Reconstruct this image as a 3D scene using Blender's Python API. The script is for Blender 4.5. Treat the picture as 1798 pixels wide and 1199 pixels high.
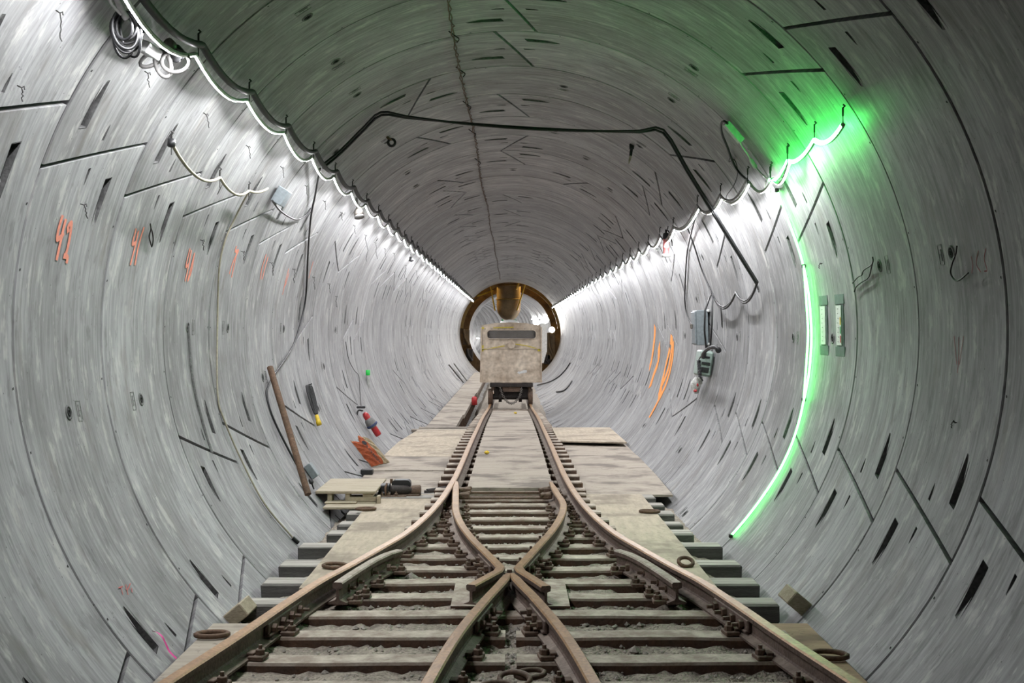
import bpy, math, random
from mathutils import Vector, Matrix
random.seed(7)
sc = bpy.context.scene
for o in list(bpy.data.objects): bpy.data.objects.remove(o)
# ------------------------------------------------------------------ camera, world, exposure
F = 2016.0; CX = 896.0; CY = 584.0          # focal length and vanishing point in the 1798x1199 frame
R = 2.4; ZC = 2.4                           # tunnel radius, axis height above the invert
cd = bpy.data.cameras.new('camera'); cam = bpy.data.objects.new('camera', cd)
sc.collection.objects.link(cam)
cd.sensor_width = 36.0; cd.lens = 36.0 * F / 1798.0
cd.shift_x = (899.0 - CX) / 1798.0; cd.shift_y = -(599.5 - CY) / 1798.0
cd.clip_start = 0.05; cd.clip_end = 300
cam.location = (0, 0, ZC); cam.rotation_euler = (math.pi / 2, 0, 0)
sc.camera = cam
w = bpy.data.worlds.new('world'); sc.world = w; w.use_nodes = True
w.node_tree.nodes['Background'].inputs[0].default_value = (0.02, 0.021, 0.022, 1)
w.node_tree.nodes['Background'].inputs[1].default_value = 0.0
vs = sc.view_settings
vs.view_transform = 'Standard'; vs.look = 'None'; vs.gamma = 1.0; vs.use_curve_mapping = False
vs.exposure = 0.62
cy = sc.cycles; cy.adaptive_threshold = .05; cy.adaptive_min_samples = 8; cy.max_bounces = 5; cy.diffuse_bounces = 4; cy.glossy_bounces = 2; cy.transmission_bounces = 2
cy.caustics_reflective = False; cy.caustics_refractive = False; cy.sample_clamp_indirect = 6.0
WHITE_L = 310.0      # radiance of the white rope lights
GREEN_L = 11.5
# ------------------------------------------------------------------ helpers
C = sc.collection
WL = {}
def V(*a): return Vector(a)
def pt(px, py, D): return V((px - CX) * D / F, D, ZC + (CY - py) * D / F)
def wall(px, py, off=0.0):
    a = math.atan2(CY - py, px - CX); r = math.hypot(px - CX, CY - py); rr = R - off
    return V(rr * math.cos(a), F * rr / r, ZC + rr * math.sin(a))
def cyl(deg, y, off=0.0):
    a = math.radians(deg); rr = R - off
    return V(rr * math.cos(a), y, ZC + rr * math.sin(a))
def wnorm(p):
    n = V(-p.x, 0, ZC - p.z); return n.normalized()
def H(x, y, h): return V(x, y, ZC - h)
class MB:
    def __init__(s): s.v = []; s.f = []; s.m = []; s.s = []
    def add(s, vs_, fs, m=0, sm=False):
        b = len(s.v); s.v += [Vector(p) for p in vs_]
        for f in fs: s.f.append([b + i for i in f]); s.m.append(m); s.s.append(sm)
        return s
    def box(s, c, d, rot=None, m=0, bev=0.0, jit=0.0):
        c = Vector(c); hx, hy, hz = d[0] / 2, d[1] / 2, d[2] / 2
        if bev <= 0:
            P = [V(x, y, z) for z in (-hz, hz) for y in (-hy, hy) for x in (-hx, hx)]
            fs = [(0, 2, 3, 1), (4, 5, 7, 6), (0, 1, 5, 4), (2, 6, 7, 3), (0, 4, 6, 2), (1, 3, 7, 5)]
        else:
            b = min(bev, hx * .9, hy * .9, hz * .9); P = []; idx = {}
            for ax in range(3):
                for sx in (-1, 1):
                    for sy in (-1, 1):
                        for sz in (-1, 1):
                            q = [sx * hx, sy * hy, sz * hz]
                            for k in range(3):
                                if k != ax: q[k] -= (sx, sy, sz)[k] * b
                            idx[(ax, sx, sy, sz)] = len(P); P.append(V(*q))
            fs = []
            for sg in (-1, 1):
                f = [idx[(0, sg, a, b_)] for a, b_ in ((-1, -1), (1, -1), (1, 1), (-1, 1))]; fs.append(f if sg > 0 else f[::-1])
                f = [idx[(1, a, sg, b_)] for a, b_ in ((-1, -1), (1, -1), (1, 1), (-1, 1))]; fs.append(f[::-1] if sg > 0 else f)
                f = [idx[(2, a, b_, sg)] for a, b_ in ((-1, -1), (1, -1), (1, 1), (-1, 1))]; fs.append(f if sg > 0 else f[::-1])
            for a in (-1, 1):
                for b_ in (-1, 1):
                    fs.append([idx[(0, a, b_, -1)], idx[(0, a, b_, 1)], idx[(1, a, b_, 1)], idx[(1, a, b_, -1)]])
                    fs.append([idx[(0, a, -1, b_)], idx[(0, a, 1, b_)], idx[(2, a, 1, b_)], idx[(2, a, -1, b_)]])
                    fs.append([idx[(1, -1, a, b_)], idx[(1, 1, a, b_)], idx[(2, 1, a, b_)], idx[(2, -1, a, b_)]])
                    for c_ in (-1, 1): fs.append([idx[(k, a, b_, c_)] for k in range(3)])
        if jit: P = [p + V(random.uniform(-jit, jit), random.uniform(-jit, jit), random.uniform(-jit, jit)) for p in P]
        if rot is not None: P = [rot @ p for p in P]
        return s.add([c + p for p in P], fs, m)
    def prism(s, poly, z0, z1, m=0, mtop=None):
        n = len(poly); P = [V(x, y, z0) for x, y in poly] + [V(x, y, z1) for x, y in poly]
        s.add(P, [tuple(range(n))[::-1]] + [(i, (i + 1) % n, n + (i + 1) % n, n + i) for i in range(n)], m)
        return s.add([V(x, y, z1) for x, y in poly], [tuple(range(n))], m if mtop is None else mtop)
    def tube(s, pts, r, n=6, m=0, cap=True, sm=True, closed=False, up0=None):
        pts = [Vector(p) for p in pts]; N = len(pts); rings = []
        up = up0
        for i, p in enumerate(pts):
            if closed: t = pts[(i + 1) % N] - pts[i - 1]
            else: t = pts[min(i + 1, N - 1)] - pts[max(i - 1, 0)]
            if t.length < 1e-9: t = V(0, 1, 0)
            t.normalize()
            if up is None:
                up = V(0, 0, 1) if abs(t.z) < .9 else V(1, 0, 0)
            u = (up - t * up.dot(t))
            if u.length < 1e-6: u = t.orthogonal()
            u.normalize(); up = u; w_ = t.cross(u)
            rr = r[i] if isinstance(r, (list, tuple)) else r
            rings.append([p + (u * math.cos(2 * math.pi * k / n) + w_ * math.sin(2 * math.pi * k / n)) * rr for k in range(n)])
        P = [q for g in rings for q in g]; fs = []
        for i in range(N if closed else N - 1):
            j = (i + 1) % N
            for k in range(n): fs.append((i * n + k, i * n + (k + 1) % n, j * n + (k + 1) % n, j * n + k))
        s.add(P, fs, m, sm)
        if cap and not closed:
            s.add(rings[0], [tuple(range(n))[::-1]], m); s.add(rings[-1], [tuple(range(n))], m)
        return s
    def lathe(s, base, axis, prof, n=16, m=0, sm=True):
        axis = Vector(axis).normalized(); u = axis.orthogonal().normalized(); w_ = axis.cross(u); base = Vector(base)
        P = []; fs = []
        for (r, t) in prof:
            for k in range(n):
                a = 2 * math.pi * k / n; P.append(base + axis * t + (u * math.cos(a) + w_ * math.sin(a)) * max(r, 1e-5))
        for i in range(len(prof) - 1):
            for k in range(n): fs.append((i * n + k, i * n + (k + 1) % n, (i + 1) * n + (k + 1) % n, (i + 1) * n + k))
        return s.add(P, fs, m, sm)
    def sweep(s, path, prof, mats, sm=False, widths=None):
        path = [Vector(p) for p in path]; N = len(path); n = len(prof); rings = []
        for i, p in enumerate(path):
            t = path[min(i + 1, N - 1)] - path[max(i - 1, 0)]; t.z = 0; t.normalize()
            l = V(t.y, -t.x, 0); wd = 1 if widths is None else widths[i]
            rings.append([p + l * (a * wd) + V(0, 0, b) for a, b in prof])
        for k in range(n):
            P = []
            for g in rings: P += [g[k], g[(k + 1) % n]]
            s.add(P, [(2 * i, 2 * i + 2, 2 * i + 3, 2 * i + 1) for i in range(N - 1)], mats[k], True)
        for g, f in ((rings[0], 1), (rings[-1], 0)):
            s.add(g, [tuple(range(n)) if f else tuple(range(n))[::-1]], 0)
        return s
    def ribbon(s, pts, wd, m=0):
        pts = [Vector(p) for p in pts]; N = len(pts); P = []
        for i, p in enumerate(pts):
            t = (pts[min(i + 1, N - 1)] - pts[max(i - 1, 0)]).normalized(); l = t.cross(wnorm(p)).normalized()
            ww = wd[i] if isinstance(wd, (list, tuple)) else wd
            P += [p - l * ww / 2, p + l * ww / 2]
        return s.add(P, [(2 * i, 2 * i + 1, 2 * i + 3, 2 * i + 2) for i in range(N - 1)], m)
    def mesh(s, name, mats, off=V(0, 0, 0)):
        me = bpy.data.meshes.new(name); me.from_pydata([tuple(p - off) for p in s.v], [], s.f)
        for mt in (mats if isinstance(mats, (list, tuple)) else [mats]): me.materials.append(mt)
        me.polygons.foreach_set('material_index', s.m); me.polygons.foreach_set('use_smooth', s.s); me.update()
        return me
    def build(s, name, mats, parent=None, label=None):
        if parent is not None: off = WL[parent.name]
        else:
            n = len(s.v); off = V(sum(p.x for p in s.v) / n, sum(p.y for p in s.v) / n, min(p.z for p in s.v))
        o = bpy.data.objects.new(name, s.mesh(name, mats, off)); C.objects.link(o)
        if parent is not None: o.parent = parent
        else: o.location = off
        WL[o.name] = off.copy()
        if label: o['label'] = label
        return o
def tag(o, label=None, cat=None, group=None, kind=None):
    if label: o['label'] = label
    if cat: o['category'] = cat
    if group: o['group'] = group
    if kind: o['kind'] = kind
    return o
def empty(name, loc, label=None, cat=None, group=None, kind=None):
    o = bpy.data.objects.new(name, None); C.objects.link(o); o.location = loc; WL[o.name] = Vector(loc)
    o.empty_display_size = .1
    return tag(o, label, cat, group, kind)
def link(name, me, parent, loc=(0, 0, 0), rot=(0, 0, 0)):
    o = bpy.data.objects.new(name, me); C.objects.link(o); o.parent = parent; o.location = loc; o.rotation_euler = rot
    return o
def catmull(P, n=6):
    P = [Vector(p) for p in P]
    if len(P) < 3: return [P[0].lerp(P[-1], i / n) for i in range(n + 1)]
    out = []; Q = [P[0] * 2 - P[1]] + P + [P[-1] * 2 - P[-2]]
    for i in range(1, len(Q) - 2):
        p0, p1, p2, p3 = Q[i - 1:i + 3]
        for k in range(n):
            t = k / n
            out.append(.5 * ((2 * p1) + (p2 - p0) * t + (2 * p0 - 5 * p1 + 4 * p2 - p3) * t * t + (3 * p1 - p0 - 3 * p2 + p3) * t ** 3))
    out.append(P[-1]); return out
def sagline(a, b, sag, n=10):
    return [a.lerp(b, i / n) + V(0, 0, -sag * 4 * (i / n) * (1 - i / n)) for i in range(n + 1)]
def keepin(p, off):
    r = math.hypot(p.x, p.z - ZC)
    if r > R - off: k = (R - off) / r; return V(p.x * k, p.y, ZC + (p.z - ZC) * k)
    return p
# ------------------------------------------------------------------ materials
def nt(name):
    m = bpy.data.materials.new(name); m.use_nodes = True; t = m.node_tree
    return m, t, t.nodes['Principled BSDF'], t.nodes.new, t.links.new
def ramp(N, L, src, a, b, ca=(0, 0, 0, 1), cb=(1, 1, 1, 1)):
    r = N('ShaderNodeValToRGB'); r.color_ramp.elements[0].position = a; r.color_ramp.elements[1].position = b
    r.color_ramp.elements[0].color = ca; r.color_ramp.elements[1].color = cb; L(src, r.inputs[0]); return r.outputs[0]
def mixc(N, L, fac, a, b, mode='MIX'):
    x = N('ShaderNodeMix'); x.data_type = 'RGBA'; x.blend_type = mode
    for s_, val in ((0, fac), (6, a), (7, b)):
        if isinstance(val, (int, float)): x.inputs[s_].default_value = val
        elif isinstance(val, tuple): x.inputs[s_].default_value = val if len(val) == 4 else val + (1,)
        else: L(val, x.inputs[s_])
    return x.outputs[2]
def c4(c): return (c[0], c[1], c[2], 1)
def dirty(name, col, col2=None, rough=.7, metal=0.0, scale=6.0, stretch=(1, 1, 1), dust=None, dustamt=.8, bump=.15, spec=.4, fine=60):
    """plain surface with mottling, fine grain and (optionally) pale dust lying on faces that look up"""
    m, t, b, N, L = nt(name)
    col2 = col2 or tuple(x * .6 for x in col)
    tc = N('ShaderNodeTexCoord'); mp = N('ShaderNodeMapping'); mp.inputs['Scale'].default_value = stretch
    oi = N('ShaderNodeObjectInfo'); L(tc.outputs['Object'], mp.inputs[0])
    ad = N('ShaderNodeVectorMath'); ad.operation = 'MULTIPLY_ADD'; L(oi.outputs['Random'], ad.inputs[0]); ad.inputs[1].default_value = (37, 21, 13); L(mp.outputs[0], ad.inputs[2])
    n1 = N('ShaderNodeTexNoise'); n1.inputs['Scale'].default_value = scale; n1.inputs['Detail'].default_value = 4; n1.inputs['Roughness'].default_value = .65; L(ad.outputs[0], n1.inputs[0])
    n2 = N('ShaderNodeTexNoise'); n2.inputs['Scale'].default_value = fine; n2.inputs['Detail'].default_value = 1; L(ad.outputs[0], n2.inputs[0])
    c = mixc(N, L, ramp(N, L, n1.outputs[0], .35, .68), c4(col), c4(col2))
    c = mixc(N, L, ramp(N, L, n2.outputs[0], .3, .75, (0, 0, 0, 1), (.55, .55, .55, 1)), c, c4(tuple(x * .45 for x in col2)))
    if dust:
        g = N('ShaderNodeNewGeometry'); sx = N('ShaderNodeSeparateXYZ'); L(g.outputs['Normal'], sx.inputs[0])
        up = ramp(N, L, sx.outputs[2], .5, .95)
        mu = N('ShaderNodeMath'); mu.operation = 'MULTIPLY'; L(up, mu.inputs[0])
        L(ramp(N, L, n1.outputs[0], .25, .62, (dustamt,) * 3 + (1,), (dustamt * .35,) * 3 + (1,)), mu.inputs[1])
        c = mixc(N, L, mu.outputs[0], c, c4(dust))
    L(c, b.inputs['Base Color']); b.inputs['Roughness'].default_value = rough; b.inputs['Metallic'].default_value = metal
    b.inputs['Specular IOR Level'].default_value = spec
    if bump:
        bp = N('ShaderNodeBump'); bp.inputs['Strength'].default_value = bump; bp.inputs['Distance'].default_value = .02
        L(n2.outputs[0], bp.inputs['Height']); L(bp.outputs[0], b.inputs['Normal'])
    return m
def plain(name, col, rough=.5, metal=0.0, emis=None, es=0.0, spec=.5):
    m, t, b, N, L = nt(name)
    n = N('ShaderNodeTexNoise'); n.inputs['Scale'].default_value = 35; n.inputs['Detail'].default_value = 3
    tc = N('ShaderNodeTexCoord'); L(tc.outputs['Object'], n.inputs[0])
    L(mixc(N, L, ramp(N, L, n.outputs[0], .35, .7), c4(col), c4(tuple(x * .75 for x in col))), b.inputs['Base Color'])
    b.inputs['Roughness'].default_value = rough; b.inputs['Metallic'].default_value = metal; b.inputs['Specular IOR Level'].default_value = spec
    if emis: b.inputs['Emission Color'].default_value = c4(emis); b.inputs['Emission Strength'].default_value = es
    return m
def emitter(name, col, s):
    m = bpy.data.materials.new(name); m.use_nodes = True; t = m.node_tree; t.nodes.clear()
    e = t.nodes.new('ShaderNodeEmission'); e.inputs[0].default_value = c4(col); e.inputs[1].default_value = s
    o = t.nodes.new('ShaderNodeOutputMaterial'); t.links.new(e.outputs[0], o.inputs[0]); return m
def concrete(name, base=(.36, .362, .37), dark=(.245, .244, .246), bright=(.52, .51, .49)):
    m, t, b, N, L = nt(name)
    uv = N('ShaderNodeUVMap'); uv.uv_map = 'UVMap'
    oi = N('ShaderNodeObjectInfo')
    ad = N('ShaderNodeVectorMath'); ad.operation = 'MULTIPLY_ADD'; L(oi.outputs['Random'], ad.inputs[0]); ad.inputs[1].default_value = (53, 31, 0); L(uv.outputs[0], ad.inputs[2])
    def noise(sx_, sy_, det=4, ro=.6, w_=0):
        mp = N('ShaderNodeMapping'); mp.inputs['Scale'].default_value = (sx_, sy_, 1); mp.inputs['Location'].default_value = (w_, w_ * .7, 0); L(ad.outputs[0], mp.inputs[0])
        n = N('ShaderNodeTexNoise'); n.inputs['Scale'].default_value = 1; n.inputs['Detail'].default_value = det; n.inputs['Roughness'].default_value = ro
        L(mp.outputs[0], n.inputs[0]); return n.outputs[0]
    big = noise(.8, 1.3, 4, .65); streak = noise(1.4, 30, 3, .75, 3)
    splash = noise(3.2, 9, 4, .7, 17); speck = noise(13, 40, 1, .5, 5)
    c = mixc(N, L, ramp(N, L, big, .40, .60), c4(dark), c4(base))
    mu = N('ShaderNodeMix'); mu.data_type = 'RGBA'; mu.blend_type = 'MULTIPLY'; mu.inputs[0].default_value = 1
    L(c, mu.inputs[6]); L(ramp(N, L, streak, .30, .64, (.62, .62, .63, 1), (1, 1, 1, 1)), mu.inputs[7]); c = mu.outputs[2]
    c = mixc(N, L, ramp(N, L, splash, .55, .65, (0, 0, 0, 1), (.55, .55, .55, 1)), c, c4(bright))
    c = mixc(N, L, ramp(N, L, splash, .36, .44, (.6, .6, .6, 1), (0, 0, 0, 1)), c, c4(tuple(x * .55 for x in dark)))
    c = mixc(N, L, ramp(N, L, speck, .72, .80, (0, 0, 0, 1), (.5, .5, .5, 1)), c, c4(bright))
    st_ = noise(1.6, 4.0, 3, .7, 41)
    c = mixc(N, L, ramp(N, L, st_, .56, .72, (0, 0, 0, 1), (.6, .6, .6, 1)), c, (.15, .135, .12, 1))
    vo = N('ShaderNodeTexVoronoi'); vo.inputs['Scale'].default_value = 15; vo.inputs['Randomness'].default_value = 1; L(ad.outputs[0], vo.inputs[0])
    c = mixc(N, L, ramp(N, L, vo.outputs['Distance'], .04, .075, (.8, .8, .8, 1), (0, 0, 0, 1)), c, (.06, .06, .06, 1))
    # each segment has its own slightly different tone
    hv = N('ShaderNodeHueSaturation'); mr = N('ShaderNodeMapRange'); mr.inputs[3].default_value = .86; mr.inputs[4].default_value = 1.1
    L(oi.outputs['Random'], mr.inputs[0]); L(mr.outputs[0], hv.inputs['Value']); L(c, hv.inputs['Color'])
    L(hv.outputs[0], b.inputs['Base Color'])
    L(ramp(N, L, streak, .3, .7, (.62, .62, .62, 1), (.42, .42, .42, 1)), b.inputs['Roughness'])
    b.inputs['Specular IOR Level'].default_value = .4
    return m
def plywood(name, col, streak=(3, .5, 3), stain=.5):
    m, t, b, N, L = nt(name)
    tc = N('ShaderNodeTexCoord'); oi = N('ShaderNodeObjectInfo')
    ad = N('ShaderNodeVectorMath'); ad.operation = 'MULTIPLY_ADD'; L(oi.outputs['Random'], ad.inputs[0]); ad.inputs[1].default_value = (17, 29, 0); L(tc.outputs['Object'], ad.inputs[2])
    def nz(sc_, st, det, ro=.6):
        mp = N('ShaderNodeMapping'); mp.inputs['Scale'].default_value = st; L(ad.outputs[0], mp.inputs[0])
        n = N('ShaderNodeTexNoise'); n.inputs['Scale'].default_value = sc_; n.inputs['Detail'].default_value = det; n.inputs['Roughness'].default_value = ro; L(mp.outputs[0], n.inputs[0]); return n.outputs[0]
    g = nz(6, streak, 3); s = nz(1.7, (.8, 1.0, 1), 4, .65); f = nz(26, (1, 1, 1), 1)
    c = mixc(N, L, ramp(N, L, g, .3, .7), c4(col), c4(tuple(x * .74 for x in col)))
    c = mixc(N, L, ramp(N, L, s, .49, .62, (0, 0, 0, 1), (stain,) * 3 + (1,)), c, c4((col[0] * .36, col[1] * .35, col[2] * .36)))
    c = mixc(N, L, ramp(N, L, f, .66, .74, (0, 0, 0, 1), (.5, .5, .5, 1)), c, c4(tuple(x * .35 for x in col)))
    L(c, b.inputs['Base Color']); b.inputs['Roughness'].default_value = .82; b.inputs['Specular IOR Level'].default_value = .3
    return m
M = {}
M['concrete'] = concrete('segment_concrete')
M['pocket'] = dirty('pocket_concrete', (.22, .22, .22), (.11, .11, .11), .85)
M['backing'] = plain('joint_gasket', (.012, .012, .012), .9)
M['plate'] = dirty('cast_plate', (.34, .34, .33), (.2, .2, .2), .8)
M['ply'] = plywood('dusty_plywood', (.44, .385, .32), (.5, 5, 3), .85)
M['ply2'] = plywood('pale_plywood', (.52, .445, .345), (4, .8, 3), .6)
M['plybrown'] = plywood('brown_plywood', (.42, .29, .19), (1, 6, 3), .8)
M['timber'] = dirty('grey_timber', (.17, .165, .16), (.09, .085, .08), .9, 0, 4, (.4, 6, 6), (.66, .62, .56), .9, bump=.3)
M['pinewood'] = dirty('pale_pine', (.54, .46, .34), (.38, .32, .23), .85, 0, 5, (.5, 4, 4), (.5, .45, .36), .7, bump=.2)
M['tie'] = dirty('rusty_steel_tie', (.085, .058, .045), (.14, .075, .045), .8, .0, 9, (1, 1, 1), (.68, .61, .51), .97, bump=.25)
M['railside'] = dirty('rusty_rail_side', (.20, .14, .115), (.12, .085, .07), .7, .0, 8, (1, 1, 1), (.46, .39, .32), .7, bump=.25)
M['railhead'] = dirty('worn_rail_head', (.47, .275, .125), (.32, .18, .085), .40, .25, 7, (1, 1, 1), None, bump=.06)
M['raildusty'] = dirty('dusty_rail_head', (.56, .50, .43), (.38, .31, .25), .75, 0, 8, (1, 1, 1), None, bump=.15)
M['rustiron'] = dirty('rusty_iron', (.20, .125, .085), (.11, .075, .055), .7, .0, 14, (1, 1, 1), (.3, .25, .2), .6, bump=.2)
M['gravel'] = dirty('dusty_gravel', (.50, .44, .365), (.27, .235, .20), .95, 0, 12, (1, 1, 1), None, bump=.8, fine=70)
M['stone'] = dirty('grey_stone', (.52, .485, .43), (.33, .30, .265), .95, 0, 6)
M['black'] = plain('black_rubber', (.018, .018, .02), .5)
M['grey'] = plain('grey_conduit', (.20, .195, .19), .5)
M['tan'] = plain('tan_hose', (.36, .33, .25), .6)
M['white'] = plain('white_plastic', (.72, .72, .70), .4)
M['wire'] = plain('dark_tie_wire', (.03, .028, .027), .6, .3)
M['boxgrey'] = plain('grey_enclosure_paint', (.22, .25, .27), .45)
M['boxlight'] = plain('light_grey_enclosure', (.50, .51, .50), .45)
M['phone'] = plain('grey_green_phone_case', (.30, .38, .34), .45)
M['red'] = plain('red_enamel', (.50, .035, .04), .3)
M['yellow'] = plain('yellow_plastic', (.75, .52, .03), .45)
M['orangep'] = plain('orange_spray_paint', (.74, .26, .18), .9)
M['orangey'] = plain('bright_orange_spray_paint', (1.0, .34, .06), .7)
M['pink'] = plain('pink_ribbon', (.85, .05, .35), .6)
M['green'] = plain('green_plastic', (.03, .35, .10), .45)
M['steel'] = dirty('dull_steel', (.30, .28, .26), (.18, .16, .14), .45, .5, 10)
M['rustpipe'] = dirty('rusty_pipe', (.20, .12, .075), (.12, .075, .05), .75, .1, 12, (1, 1, 1))
M['glow_white'] = emitter('white_rope_light_glow', (.985, .985, 1.0), WHITE_L)
M['glow_green_rope'] = emitter('green_rope_glow', (.05, 1.0, .12), GREEN_L * 3.4)
M['glow_green'] = emitter('green_rope_light_glow', (.085, 1.0, .14), GREEN_L)
# ------------------------------------------------------------------ tunnel lining
RW = 1.2; Y0 = 5.54                          # ring width, near joint of ring 0
JB = [(21.5, 1), (89.0, 1), (156.5, 1), (201.5, -1), (269.0, -1), (336.5, -1)]
SL = 4.05; GR = .32; GY = .013
def segment_mesh(i):
    m0, s0 = JB[i]; m1, s1 = JB[(i + 1) % 6]
    if m1 < m0: m1 += 360
    def A0(y): return m0 + s0 * SL * (1 - 2 * y / RW) + GR
    def A1(y): return m1 + s1 * SL * (1 - 2 * y / RW) - GR
    ya, yb = GY, RW - GY
    pockets = []
    def pocket(y, th_deep, th_end, wdt, dep):
        u = lambda th: (th - A0(y)) / (A1(y) - A0(y))
        a, b = u(th_deep), u(th_end)
        pockets.append((a, b, y - wdt / 2, y + wdt / 2, dep))
    # joint at the start of the segment (the segment lies on its larger-angle side)
    y = .27 if s0 < 0 else .87
    d = A0(y) + 4.0; pocket(y, d, d + 6.6, .085, .085)
    pocket(y + (.3 if s0 < 0 else -.3), A0(y + (.3 if s0 < 0 else -.3)) + 1.6, A0(y + (.3 if s0 < 0 else -.3)) + 3.9, .03, .02)
    y = .27 if s1 > 0 else .87
    d = A1(y) - 4.0; pocket(y, d, d - 6.6, .085, .085)
    pocket(y + (.3 if s1 > 0 else -.3), A1(y + (.3 if s1 > 0 else -.3)) - 1.6, A1(y + (.3 if s1 > 0 else -.3)) - 3.9, .03, .02)
    span = m1 - m0
    nu = int(span / 2.5)
    us = sorted(set([round(k / nu, 5) for k in range(nu + 1)]))
    vsl = [ya, .12, .6, 1.08, yb]
    for a, b, v0, v1, dep in pockets:
        lo, hi = min(a, b), max(a, b)
        us = [u for u in us if not (lo - .012 < u < lo + .012 or hi - .012 < u < hi + .012) or u in (0, 1)] + [lo, hi]
        vsl += [v0, v1]
    us = sorted(set(us)); vsl = sorted(set(vsl))
    mb = MB(); uvs = []
    def P(u, y, off=0.0):
        a0, a1 = A0(y), A1(y); th = math.radians(a0 + (a1 - a0) * u); rr = R + off
        return V(rr * math.cos(th), y, rr * math.sin(th))
    nv = len(vsl); base = [P(u, v) for u in us for v in vsl]; fs = []
    for a in range(len(us) - 1):
        for c in range(nv - 1):
            um, vm = (us[a] + us[a + 1]) / 2, (vsl[c] + vsl[c + 1]) / 2
            if any(min(p[0], p[1]) < um < max(p[0], p[1]) and p[2] < vm < p[3] for p in pockets): continue
            fs.append((a * nv + c, (a + 1) * nv + c, (a + 1) * nv + c + 1, a * nv + c + 1))
    mb.add(base, fs, 0, True)
    for a, b, v0, v1, dep in pockets:
        vm = (v0 + v1) / 2; q = (v1 - v0) * .16; am = a + (b - a) * .5
        A_, B_ = P(a, v0), P(a, v1); e0, e1 = P(b, vm - q), P(b, vm + q); m0_, m1_ = P(am, v0 + q * .5), P(am, v1 - q * .5)
        da, db = P(a, v0, dep), P(a, v1, dep); dm0, dm1 = P(am, v0 + q * .5, dep * .55), P(am, v1 - q * .5, dep * .55)
        mb.add([A_, m0_, e0, P(b, v0)], [(0, 1, 2, 3)], 0, False); mb.add([P(am, v0), P(am, v0)], [], 0)
        mb.add([B_, m1_, e1, P(b, v1)], [(0, 1, 2, 3)], 0, False)
        mb.add([A_, B_, da, db, m0_, m1_, dm0, dm1, e0, e1],
               [(0, 1, 3, 2), (0, 2, 6, 4), (1, 5, 7, 3), (4, 6, 8), (5, 9, 7), (2, 3, 7, 6), (6, 7, 9, 8)], 1, False)
    # edges: small arris then the joint face
    def edge(pts_in, pts_mid, pts_out):
        n = len(pts_in); Q = pts_in + pts_mid + pts_out
        mb.add(Q, [(k, k + 1, n + k + 1, n + k) for k in range(n - 1)] + [(n + k, n + k + 1, 2 * n + k + 1, 2 * n + k) for k in range(n - 1)], 0, False)
    for yy, sg in ((ya, -1), (yb, 1)):
        edge([P(u, yy) for u in us], [P(u, yy + sg * .005, .007) for u in us], [P(u, yy + sg * .005, .10) for u in us])
    for uu, sg in ((0, -1), (1, 1)):
        du = sg * .004 / (R * math.radians(span))
        edge([P(uu, v) for v in vsl], [P(uu + du * .3, v, .012) for v in vsl], [P(uu + du * .3, v, .10) for v in vsl])
    # dowel marks beside the ring joints
    for u in (.18, .5, .82):
        for y in (.035, RW - .035):
            du = .006 / (R * math.radians(span)); dv = .007
            mb.add([P(u - du, y - dv, -.0015), P(u + du, y - dv, -.0015), P(u + du, y + dv, -.0015), P(u - du, y + dv, -.0015)], [(0, 1, 2, 3)], 2)
    me = mb.mesh('segment', [M['concrete'], M['pocket'], M['backing']])
    uvl = me.uv_layers.new(name='UVMap')
    mid = math.radians((m0 + m1) / 2)
    for lp in me.loops:
        co = me.vertices[lp.vertex_index].co; th = math.atan2(co.z, co.x)
        dth = (th - mid + math.pi) % (2 * math.pi) - math.pi
        uvl.data[lp.index].uv = (dth * R, co.y)
    return me, math.radians((m0 + m1) / 2)
SEG = [segment_mesh(i) for i in range(6)]
ROT = {-3: 67.5, -2: 67.5, -1: 67.5, 0: 67.5, 1: 67.5, 2: 0, 3: 0, 4: 135, 5: 0, 6: 22.5, 7: -112.5, 8: 0, 9: 90, 10: 22.5}
NR = 41
lining = empty('wall_tunnel', (0, 0, 0), 'grey precast concrete segment lining of the round tunnel', None, None, 'structure')
# small fittings cast into each segment centre
pl = MB(); pl.lathe(V(R, 0, 0), V(1, 0, 0), [(.028, -.003), (.031, -.006), (.040, -.005), (.046, .004)], 18)
pl.lathe(V(R, 0, 0), V(1, 0, 0), [(.001, -.0025), (.012, -.0025), (.013, -.006), (.016, -.006), (.017, -.0025), (.028, -.003)], 18, 1)
PLUG = pl.mesh('grout_plug', [M['pocket'], M['backing']])
nb = MB()
for yy, ww in ((-.03, .006), (.03, .006)): nb.box(V(R - .001, yy, 0), (.004, ww, .11))
for zz in (-.055, .055): nb.box(V(R - .001, 0, zz), (.004, .066, .006))
for zz, dy, dl in ((-.03, 0, .02), (0, .004, .026), (.025, -.004, .022)): nb.box(V(R - .001, dy, zz), (.005, dl, .008))
for zz in (-.015, .014): nb.box(V(R - .001, -.008, zz), (.005, .006, .026))
NUMB = nb.mesh('cast_number', M['plate'])
for k in range(-3, NR):
    rot = ROT.get(k, random.choice([0, 22.5, 67.5, 90, 135, 180, -45, -112.5])); yk = Y0 + k * RW
    for i in range(6):
        me, mid = SEG[i]
        a = mid + math.radians(rot); jr = random.uniform(-.002, .002)
        o = link('segment', me, lining, (jr * math.cos(a), yk, ZC + jr * math.sin(a)), (0, -math.radians(rot), 0))
        if -1 <= k <= 9 and (ZC + R * math.sin(a)) > .6:
            p = link('grout_plug', PLUG, o, (0, .60, 0), (0, -mid, 0))
            n = link('cast_number', NUMB, o, (0, .60 + (.15 if k % 2 == 0 else -.15), 0), (0, -mid, 0))
YEND = Y0 + NR * RW
bk = MB(); n = 96
def ringpts(rr, y, n=96): return [V(rr * math.cos(2 * math.pi * k / n), y, ZC + rr * math.sin(2 * math.pi * k / n)) for k in range(n)]
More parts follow.
